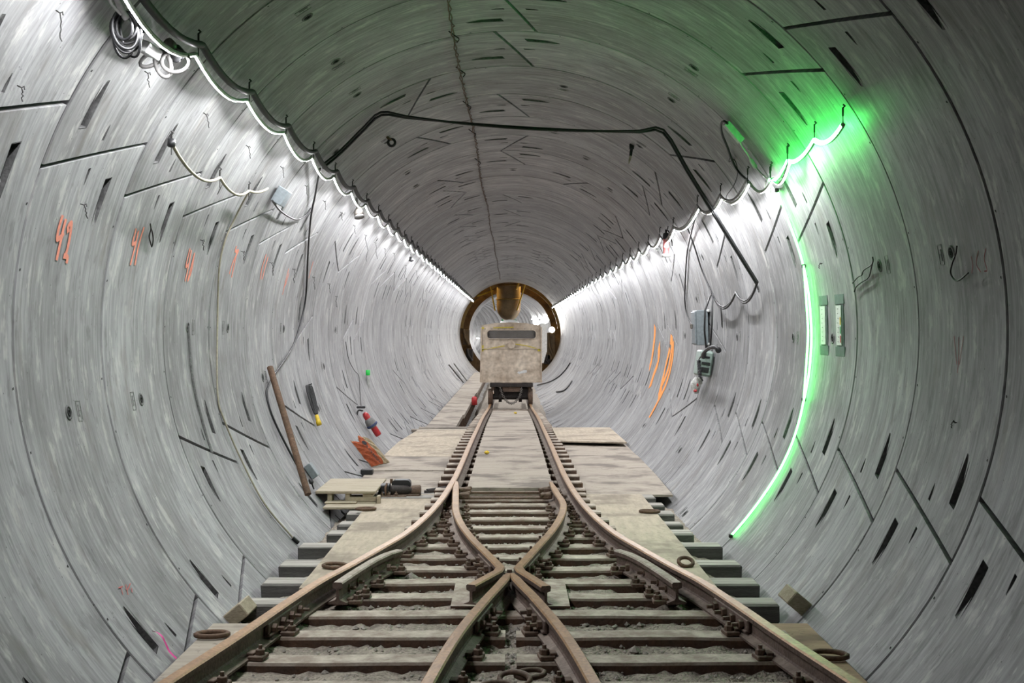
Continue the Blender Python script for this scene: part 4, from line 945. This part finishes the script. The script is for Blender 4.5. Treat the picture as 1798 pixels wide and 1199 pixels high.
cable('thin_wire', [(607, 600), (612, 630), (622, 650), (630, 660), (632, 685), (634, 712)], .005, M['wire'], 'thin kinked wire hanging above the fire extinguisher', .02, 'wire')
# green-capped bottle on the wall
bt = empty('small_bottle', wall(647, 690), 'little white bottle with a bright green cap fixed to the left wall', 'bottle')
p = wall(646, 662, .04); mb = MB(); mb.lathe(p, V(.05, 0, -1), [(.028, -.04), (.03, .0), (.028, .12), (.015, .2), (.001, .22)], 10); mb.build('bottle_body', M['boxlight'], bt)
mb = MB(); mb.lathe(p, V(0, 0, 1), [(.032, .03), (.034, .04), (.034, .11), (.001, .112)], 10); mb.build('cap', plain('bright_green_cap', (.02, .6, .08), .4), bt)
# torn sack on the left platform
sk = empty('torn_sack', H(-1.62, 14.5, 1.66), 'torn orange and tan paper sack slumped against the left wall', 'sack')
M['sackorange'] = dirty('orange_sack_paper', (.52, .12, .045), (.36, .085, .035), .75, 0, 8, bump=0); M['sacktan'] = dirty('tan_sack_paper', (.50, .41, .27), (.34, .27, .17), .8, 0, 8, bump=0)
B0 = pt(652, 820, 14.1); U = pt(616, 774, 14.1) - B0; W = pt(684, 812, 14.3) - B0; T = U.cross(W).normalized() * -.13
nu, nv = 12, 12; rnd = random.Random(4); P = []; jag = [rnd.uniform(-.08, .1) for _ in range(nu + 1)]
jag = [.02, -.01, -.04, -.10, -.14, -.02, .10, .12, .06, .03, -.02, -.06, -.10]
for side in (1, 0):
    for j in range(nv + 1):
        for i in range(nu + 1):
            u, v = i / nu, j / nv; vv = v * (1 + (jag[i] if j == nv else jag[i] * v * v * .6))
            bulge = math.sin(math.pi * u) ** .6 * (math.sin(math.pi * min(1, v * .93 + .07)) ** .5)
            cr = .012 * math.sin(17 * u + 9 * v * v + side) * math.sin(13 * v + 5 * u) + rnd.uniform(-.006, .006)
            P.append(B0 + U * vv + W * (u * (1 - .04 * v)) + T * ((bulge * .5 + .02) * (1 if side else -.3)) + T.normalized() * cr)
n1 = (nu + 1) * (nv + 1)
fo, ft = [], []
for s in (0, 1):
    for j in range(nv):
        for i in range(nu):
            q = [s * n1 + j * (nu + 1) + i, s * n1 + j * (nu + 1) + i + 1, s * n1 + (j + 1) * (nu + 1) + i + 1, s * n1 + (j + 1) * (nu + 1) + i]
            (fo if i < 7 and s == 0 else ft).append(q if s else q[::-1])
for i in range(nu): ft.append([i, i + 1, n1 + i + 1, n1 + i])
for j in range(nv):
    for i in (0, nu): ft.append([j * (nu + 1) + i, (j + 1) * (nu + 1) + i, n1 + (j + 1) * (nu + 1) + i, n1 + j * (nu + 1) + i])
mb = MB(); mb.add(P, fo, 0, False); b0 = 0
for f in ft: mb.f.append(f); mb.m.append(1); mb.s.append(False)
sack = mb.build('sack_body', [M['sackorange'], M['sacktan']], sk)
def text_on(txt, origin, xdir, ydir, size, mat, parent, name='printed_lettering'):
    cu = bpy.data.curves.new(name, 'FONT'); cu.body = txt; cu.size = size; cu.extrude = .0008; cu.offset = size * .02
    o = bpy.data.objects.new(name, cu); C.objects.link(o); o.data.materials.append(mat)
    x = xdir.normalized(); z = x.cross(ydir).normalized(); y = z.cross(x); m4 = Matrix((tuple(x), tuple(y), tuple(z))).transposed().to_4x4()
    dg = bpy.context.evaluated_depsgraph_get(); me = bpy.data.meshes.new_from_object(o.evaluated_get(dg)); bpy.data.objects.remove(o)
    me.materials.clear(); me.materials.append(mat); o = bpy.data.objects.new(name, me); C.objects.link(o)
    o.parent = parent; m4.translation = Vector(origin) - WL[parent.name]; o.matrix_local = m4; return o
tn = T.normalized()
o1 = text_on('BLACK BEAUTY', B0 + U * .66 + W * .24 + tn * .088, -U, W, .038, M['black'], sk)
mb = MB(); c_ = B0 + U * .78 + W * .30 + tn * .084; mb.add([c_ + U * (.075 * math.cos(t)) + W * (.11 * math.sin(t)) for t in [2 * math.pi * k / 14 for k in range(14)]], [tuple(range(14))]); mb.build('emblem', M['black'], sk, 'dark printed emblem')
mb = MB(); mb.box(pt(644.5, 828, 13.45) , (.14, .11, .062), None, 0, .008); tag(mb.build('black_block', M['black']), 'small black rectangular block on the boards in front of the sack', 'block')
# pallet and black machine at the left
pa = empty('timber_pallet', H(-1.55, 11.3, 1.64), 'stacked timber pallet with a dusty top between the left wall and the machine', 'pallet')
def pbox(x0, x1, y0, y1, h0, h1, name, mat=None, parent=None):
    mb = MB(); mb.box(H((x0 + x1) / 2, (y0 + y1) / 2, (h0 + h1) / 2), (x1 - x0, y1 - y0, abs(h1 - h0)), None, 0, .005, .001); return mb.build(name, mat or M['pinewood'], parent or pa)
pbox(-1.845, -1.275, 10.86, 11.80, 1.498, 1.525, 'deck')
for x0, x1 in ((-1.735, -1.69), (-1.565, -1.52)):
    for y0 in (10.88, 11.6): pbox(x0, x1, y0, y0 + .12, 1.526, 1.612, 'post')
pbox(-1.40, -1.30, 10.88, 11.1, 1.526, 1.556, 'block')
pbox(-1.53, -1.27, 10.88, 10.93, 1.557, 1.602, 'plank'); pbox(-1.53, -1.27, 10.87, 10.92, 1.604, 1.640, 'plank'); pbox(-1.265, -1.235, 10.86, 10.95, 1.545, 1.642, 'post')
pbox(-1.735, -1.27, 10.62, 10.86, 1.613, 1.636, 'base_board'); pbox(-1.75, -1.45, 10.80, 10.95, 1.595, 1.611, 'slat')
mc = empty('black_machine', H(-1.1, 11.35, 1.61), 'black greasy motor unit on a rusty base plate beside the pallet', 'machine')
def mx(px): return (px - CX) * 11.35 / F
mb = MB(); mb.prism(rrect(.185, .11, .035, 4), -.06, .06); rot = Matrix.Rotation(math.radians(90), 4, 'X')
for v in range(len(mb.v)): mb.v[v] = (rot @ mb.v[v]) + H(mx(704), 11.42, 1.515)
mb.build('motor_housing', M['black'], mc)
mb = MB(); mb.lathe(H(mx(686), 11.34, 1.555), V(1, 0, 0), [(.001, 0), (.045, 0), (.05, .02), (.05, .12), (.045, .17), (.03, .19), (.03, .22)], 14); mb.build('barrel', M['locodark'], mc)
mb = MB(); mb.lathe(H(mx(724), 11.36, 1.56), V(1, 0, 0), [(.03, -.03), (.052, 0), (.055, .01), (.055, .075), (.045, .085), (.001, .085)], 14); mb.build('drive_end', M['rustiron'], mc)
mb = MB(); mb.box(H(mx(675), 11.38, 1.545), (.11, .16, .09), None, 0, .01); mb.box(H(mx(671), 11.34, 1.59), (.08, .1, .05), None, 0, .01); mb.build('gearbox', M['black'], mc)
mb = MB(); mb.tube([H(mx(678.5), 11.28, 1.60), H(mx(678), 11.27, 1.52), H(mx(680), 11.32, 1.49)], .011, 6); mb.tube([H(mx(686), 11.42, 1.50), H(mx(686), 11.42, 1.455)], .014, 8); mb.build('lever', M['rustpipe'], mc)
mb = MB(); mb.box(H(mx(690), 11.34, 1.606), (.28, .2, .012), None, 0, .003); mb.box(H(mx(714), 11.36, 1.602), (.26, .12, .02), None, 0, .004); mb.build('base_plate', M['rustiron'], mc)
for x in (672, 684, 697): mb = MB(); mb.lathe(H(mx(x), 11.27, 1.60), V(0, 0, 1), [(.018, 0), (.018, .022), (.008, .024), (.008, .04), (.001, .04)], 6, 0, False); mb.build('bolt', M['rustiron'], mc)
mb = MB(); mb.tube([H(-.84, 11.62, 1.615), H(-.66, 11.72, 1.60)], .035, 10); mb.lathe(H(-.85, 11.615, 1.615), V(-1, 0, 0), [(.02, -.02), (.022, .02), (.001, .022)], 8); tag(mb.build('pipe_stub', M['locodark']), 'short dark pipe stub by the left rail behind the black machine', 'pipe')
# handling rings on the boards
RG = [(370, 1116, -1.585, 6.10, .0, 'on the plywood strip at the lower left'), (590, 996, -1.20, 7.88, .1, 'on the pale board beside the left check rail'), (640, 893, -1.315, 10.45, 0, 'in front of the pallet'),
      (1143, 899, 1.25, 10.3, 0, 'on the far end of the pale right board'), (1205, 993, 1.215, 7.95, .5, 'standing bent on the near end of the pale right board'), (1452, 1152, 1.585, 5.7, .1, 'on the brown strip at the lower right')]
for i, (px, py, x, y, tl, wh) in enumerate(RG):
    mb = MB(); c = H(x, y, 1.602); ax = V(1, .1 * (-1) ** i, 0).normalized(); ay = V(-.1, 1, tl).normalized()
    mb.tube(torus_pts(c + V(0, 0, .03 * tl), .085 if tl < .4 else .05, .05, ax, ay, 16), .014, 6, closed=True)
    tag(mb.build('chain_ring', M['rustpipe']), 'rusty oval lifting ring ' + wh, 'ring', 'rusty lifting rings')
# pink ribbon
mb = MB(); mb.ribbon(catmull([wall(268, 1108, .01), wall(276, 1110, .03), wall(285, 1118, .04), wall(291, 1130, .03), wall(298, 1144, .02), wall(310, 1156, .02)], 4), .022); tag(mb.build('pink_ribbon', M['pink']), 'bright pink flagging ribbon stuck in a bolt pocket at the lower left', 'ribbon')
# two scale plates on the right wall
for i, (px, py, nm) in enumerate(((1449, 571, 'green-lit white scale plate on the right wall, nearer the green strip'), (1477, 571, 'white scale plate with colour patches on the right wall, farther from the green strip'))):
    e = empty('scale_plate', wall(px, py), nm, 'sign')
    p = wall(px, py); n_ = wnorm(p); r = wframe(p)
    def wb(d, dn, mat, name, par, off):
        mb = MB(); mb.box(p + n_ * off + r @ V(*dn), d, r, 0, 0); return mb.build(name, mat, par)
    tp = plain('grey_green_tape', (.12, .17, .15), .6)
    wb((.006, .17, .40), (0, 0, 0), tp, 'backing', e, .006)
    wb((.006, .23, .07), (0, 0, .19), tp, 'tape_patch', e, .010); wb((.006, .23, .07), (0, 0, -.19), tp, 'tape_patch', e, .010)
    fcb = wb((.006, .125, .29), (0, .012, 0), M['white'], 'white_panel', e, .013)
    for k in range(8): wb((.002, .02, .003), (0, .03 if k % 2 else .02, -.12 + .034 * k), M['black'], 'tick', fcb, .017)
    if i:
        for (zz, hh, mt) in ((.035, .05, M['green']), (-.03, .055, M['yellow']), (.10, .05, M['red'])): wb((.002, .022, hh), (0, -.035, zz), mt, 'colour_patch', fcb, .0172)
# green-lit driver box right of the crown
gb_ = empty('driver_box', wall(1288, 235), 'flat driver box with a looped black lead above the right rope light', 'driver box')
p = wall(1288, 232, .05); d = (wall(1299, 246, .05) - wall(1277, 220, .05)).normalized(); n_ = wnorm(p); s_ = d.cross(n_).normalized()
mb = MB(); mb.box(p, (.075, .19, .05), Matrix((tuple(s_), tuple(d), tuple(n_))).transposed(), 0, .004); mb.build('box_body', M['boxlight'], gb_)
wcable([(1278, 217, .06), (1271, 213, .06), (1266, 219, .06), (1268, 236, .05), (1277, 258, .04), (1286, 283, .04), (1298, 303, .04), (1314, 318, .08)], .010).build('black_lead', M['black'], gb_)
mb = wcable([(1297, 244, .05), (1303, 257, .04), (1312, 270, .04), (1320, 283, .04), (1332, 300, .05), (1346, 313, .08)], .006); a, b = wall(1318, 280, .04), wall(1327, 294, .04); mb.lathe(a, b - a, [(.006, -.01), (.016, .01), (.018, .07), (.006, .09)], 8); mb.build('plug_lead', M['white'], gb_)
wcable([(1283, 272, .03), (1280, 284, .03), (1288, 280, .03), (1293, 288, .03), (1295, 306, .03), (1288, 326, .03), (1276, 343, .03), (1275, 350, .03)], .004).build('loose_wire', M['wire'], gb_)
wcable([(1345, 318, .06), (1343, 330, .05), (1348, 342, .05), (1353, 338, .05), (1352, 325, .05)], .004).build('loose_loop', M['white'], gb_)
# eye bolt, hanging clamp
eb2 = empty('eye_bolt', wall(683, 247), 'rusty black eye bolt hanging from the crown left of centre', 'eye bolt')
p = wall(680, 240); n_ = wnorm(p); mb = MB(); mb.box(p + n_ * .01, (.10, .03, .02), Matrix.Rotation(.6, 3, 'Y'), 0, .004); mb.tube([p, p + n_ * .03], .014, 8); mb.build('plate', M['rustiron'], eb2)
mb = MB(); c = p + n_ * .065 + V(.01, 0, -.005); mb.tube([c + V(.036 * math.cos(t), .005, .036 * math.sin(t)) for t in [2 * math.pi * k / 16 for k in range(16)]], .014, 6, closed=True); mb.build('ring', M['black'], eb2)
hc = empty('hanging_clamp', wall(1108, 260), 'black clamp with a pale tip hanging from the crown right of centre', 'clamp')
p = wall(1109, 254); mb = MB(); mb.box(p + V(0, 0, -.02), (.05, .04, .06), None, 0, .006); mb.tube([p + V(0, 0, -.03), p + V(-.01, 0, -.12)], .016, 8); mb.build('clamp_body', M['black'], hc)
mb = MB(); mb.lathe(p + V(-.01, 0, -.12), V(-.25, 0, -1), [(.014, 0), (.012, .05), (.004, .09), (.001, .09)], 8); mb.build('tip', M['tan'], hc)
# twisted wire along the crown
mb = MB()
for ph0 in (0, math.pi):
    P = []; y = 2.5; rnd = random.Random(int(ph0 * 10))
    while y < 50:
        rr = .012 + .008 * math.sin(y * 2.3 + ph0); P.append(cyl(100.5 + .35 * math.sin(y * .8), y, .05 + rr * math.cos(y * 14 + ph0)) + V(rr * math.sin(y * 14 + ph0), 0, 0)); y += .11 if y < 20 else .3
    mb.tube(P, .0055, 4, cap=False)
cw = mb.build('crown_wire', M['rustiron']); tag(cw, 'twisted rusty wire running along the crown of the tunnel', 'wire')
for i, y in enumerate((6.6, 8.9, 10.1, 11.6, 13.2, 15.4)):
    mb = MB(); p = cyl(100.5, y, .05); mb.tube(catmull([p + V(-.05, .02, .03), p + V(.0, 0, -.01), p + V(.03, .02, -.03), p + V(.012, .05, -.05)], 4), .005, 4); mb.build('knot', M['wire'], cw)
# paint numbers and marks sprayed on the rings
def strokes(name, lst, mat, label, wd, off=.003):
    e = empty(name, wall(*lst[0][0]), label, 'paint mark')
    for s in lst: mb = MB(); mb.ribbon([keepin(q, off) for q in catmull([wall(x, y, off) for x, y in s], 5)], wd); mb.build('stroke', mat, e)
def cr(o, s, L_): return [[(o[0] + x / s, o[1] + y / s) for x, y in k] for k in L_]
strokes('sprayed_number', cr((70, 360), 6.2, [[(250, 110), (205, 260), (190, 370), (235, 340)], [(285, 150), (250, 290), (215, 450), (182, 600)], [(262, 300), (225, 370)], [(310, 300), (312, 230), (345, 200), (330, 330), (300, 480), (280, 540)], [(258, 550), (300, 570), (290, 635)]]), M['orangep'], 'orange sprayed number 42 on the nearest left ring', .03)
strokes('sprayed_number', cr((70, 360), 6.2, [[(1050, 255), (1010, 420), (1050, 400)], [(1075, 280), (1035, 460), (985, 655)], [(1135, 240), (1080, 420), (1035, 655)]]), M['orangep'], 'orange sprayed number 41 on the second left ring', .025)
strokes('sprayed_number', cr((70, 360), 6.2, [[(1635, 470), (1592, 660), (1625, 640)], [(1650, 490), (1615, 680), (1583, 830)], [(1685, 520), (1640, 700), (1610, 820), (1650, 720), (1685, 520)]]), M['orangep'], 'orange sprayed number 40 on the third left ring', .025)
strokes('sprayed_number', cr((390, 370), 6.31, [[(160, 390), (148, 445), (180, 440)], [(185, 440), (125, 560), (80, 700)], [(165, 460), (130, 620), (105, 740)]]), M['orangep'], 'orange sprayed number 39 on the ring beside the tan cable', .028)
strokes('sprayed_number', cr((390, 370), 6.31, [[(490, 480), (440, 640), (425, 760)], [(510, 510), (470, 650), (445, 760)]]), M['orangep'], 'orange sprayed number 38 between the tan cable and the black drop cable', .028)
strokes('sprayed_number', cr((390, 370), 6.31, [[(740, 640), (715, 730), (670, 930)], [(742, 690), (700, 830)]]), M['orangep'], 'orange sprayed number 37 just left of the black drop cable', .028)
strokes('sprayed_number', cr((390, 370), 6.31, [[(1010, 560), (985, 650), (960, 750)]]), M['orangep'], 'faint orange sprayed number just right of the black drop cable', .022)
strokes('sprayed_stripes', [[(1150, 572), (1149, 595), (1144, 633), (1140, 646)], [(1157, 605), (1156, 633), (1148, 657), (1141, 680)]], M['orangey'], 'pair of bright orange sprayed stripes on the right wall, farther left', .2)
strokes('sprayed_stripes', [[(1177, 595), (1180, 603), (1174, 646), (1161, 680), (1157, 700), (1140, 733)], [(1182, 600), (1180, 633), (1171, 670), (1158, 700)], [(1176, 612), (1166, 655), (1158, 690)]], M['orangey'], 'long looped bright orange sprayed stripe on the right wall, farther right', .15)
M['dullred'] = plain('dull_red_chalk', (.32, .09, .10), .9)
strokes('chalk_scribble', [[(1705, 450), (1708, 465), (1706, 480)], [(1718, 440), (1714, 462), (1722, 478)], [(1731, 436), (1728, 455), (1733, 474), (1728, 476)]], M['dullred'], 'faint red chalk scribble on the dark right wall', .007)
strokes('chalk_scribble', [[(1683, 592), (1683, 632), (1681, 655)], [(1675, 590), (1680, 640)], [(1692, 590), (1684, 640)]], M['dullred'], 'faint red chalk arrow lower on the dark right wall', .006)
strokes('chalk_scribble', [[(208, 1032), (216, 1029)], [(212, 1030), (216, 1044)], [(221, 1026), (223, 1036), (229, 1024)], [(223, 1036), (225, 1044)], [(231, 1032), (232, 1040)]], plain('red_chalk', (.6, .16, .15), .9), 'small red chalk letters on the lower left wall', .006)
# raised grout run under a plug on the left wall
mb = wcable([(330, 572), (332, 610), (336, 655), (343, 695), (352, 730), (362, 765), (372, 795)], .013, .002); tag(mb.build('grout_run', M['pocket']), 'rough dark grout run trailing down the left wall from a plug hole', 'grout run')
# hanging tie wires
TWU = [(98, 18, .10), (254, 125, .06), (357, 198, .07), (432, 255, .07), (492, 292, .07), (535, 325, .07), (567, 352, .07), (597, 372, .07), (620, 395, .08)]
TWL = [(141, 358, .06), (351, 421, .06), (423, 441, .06), (473, 461, .1), (513, 472, .12), (548, 486, .12), (575, 498, .1), (588, 520, .12)]
TWF = [(640, 412, .3), (657, 425, .2), (674, 436, .1), (690, 444, .1), (711, 465, .2), (730, 475, .15)]
TWO = [(30, 150, .05, 'dark tie wire on the left wall at the edge of the view'), (1444, 462, .03, 'tiny tie wire above the scale plates on the right wall'), (1680, 742, .03, 'tiny tie wire low on the dark right wall')]
TWA = [t + ('twisted dark tie wire in the row under the left rope light, %s from the front' % ordn[i],) for i, t in enumerate(TWU)] + [t + ('twisted dark tie wire in the row beside the orange numbers, %s from the front' % ordn[i],) for i, t in enumerate(TWL)] \
    + [t + ('long bent tie wire below the far left rope light, %s from the front' % ordn[i],) for i, t in enumerate(TWF)] + TWO
for i, (px, py, l, lab) in enumerate(TWA):
    p = wall(px, py, .004); n_ = wnorm(p); rnd = random.Random(i + 50); P = [p, p + n_ * .022]
    q = p + n_ * .026
    for k in range(7): q = q + V(rnd.uniform(-.16, .16) * l / 3, rnd.uniform(-.1, .2) * l / 3, -l / 6); P.append(keepin(q + V(.004 * math.sin(k * 2.5), 0, 0), .010))
    mb = MB(); mb.tube(P, .003, 4); mb.tube([P[1], P[1] + V(.008, .01, .008), P[1] + V(.013, .0, -.008)], .003, 4)
    tag(mb.build('tie_wire', M['wire']), lab, 'wire', 'tie wires poking from the wall')
cable('looped_wire', [(264, 393), (265, 402), (262, 415), (265, 428), (267, 433), (269, 420), (267, 406), (265, 401)], .0045, M['wire'], 'thin wire bent into a hanging loop beside the number 41', .02, 'wire')
cable('forked_wire', [(1532, 451), (1533, 458), (1529, 466), (1517, 474), (1513, 483), (1507, 486), (1497, 497)], .0045, M['wire'], 'upper thin dark wire trailing from a plug hole on the right wall', .02, 'wire')
cable('forked_wire', [(1533, 458), (1530, 470), (1525, 487), (1512, 496), (1503, 504), (1500, 512)], .0045, M['wire'], 'lower thin dark wire trailing from a plug hole on the right wall', .02, 'wire')
cable('hooked_wire', [(1680, 432), (1678, 446), (1672, 462), (1669, 478), (1675, 490), (1684, 492), (1700, 479)], .0045, M['wire'], 'thin black wire hooked under a plug on the dark right wall', .02, 'wire')

for px, py, D_, nm in ((905, 719.5, 24.6, 'by the locomotive'), (855, 787, 14.0, 'near the left rail')):
    q = H((px - CX) * D_ / F, D_, hrail(D_) + .055); mb = MB(); P, fs = blob(q + V(0, 0, .02), .035, .03, .022, int(px), nu=8, nv=5); mb.add(P, fs); tag(mb.build('yellow_scrap', M['yellow']), 'small yellow scrap on the deck boards ' + nm, 'scrap', 'yellow scraps on the deck')
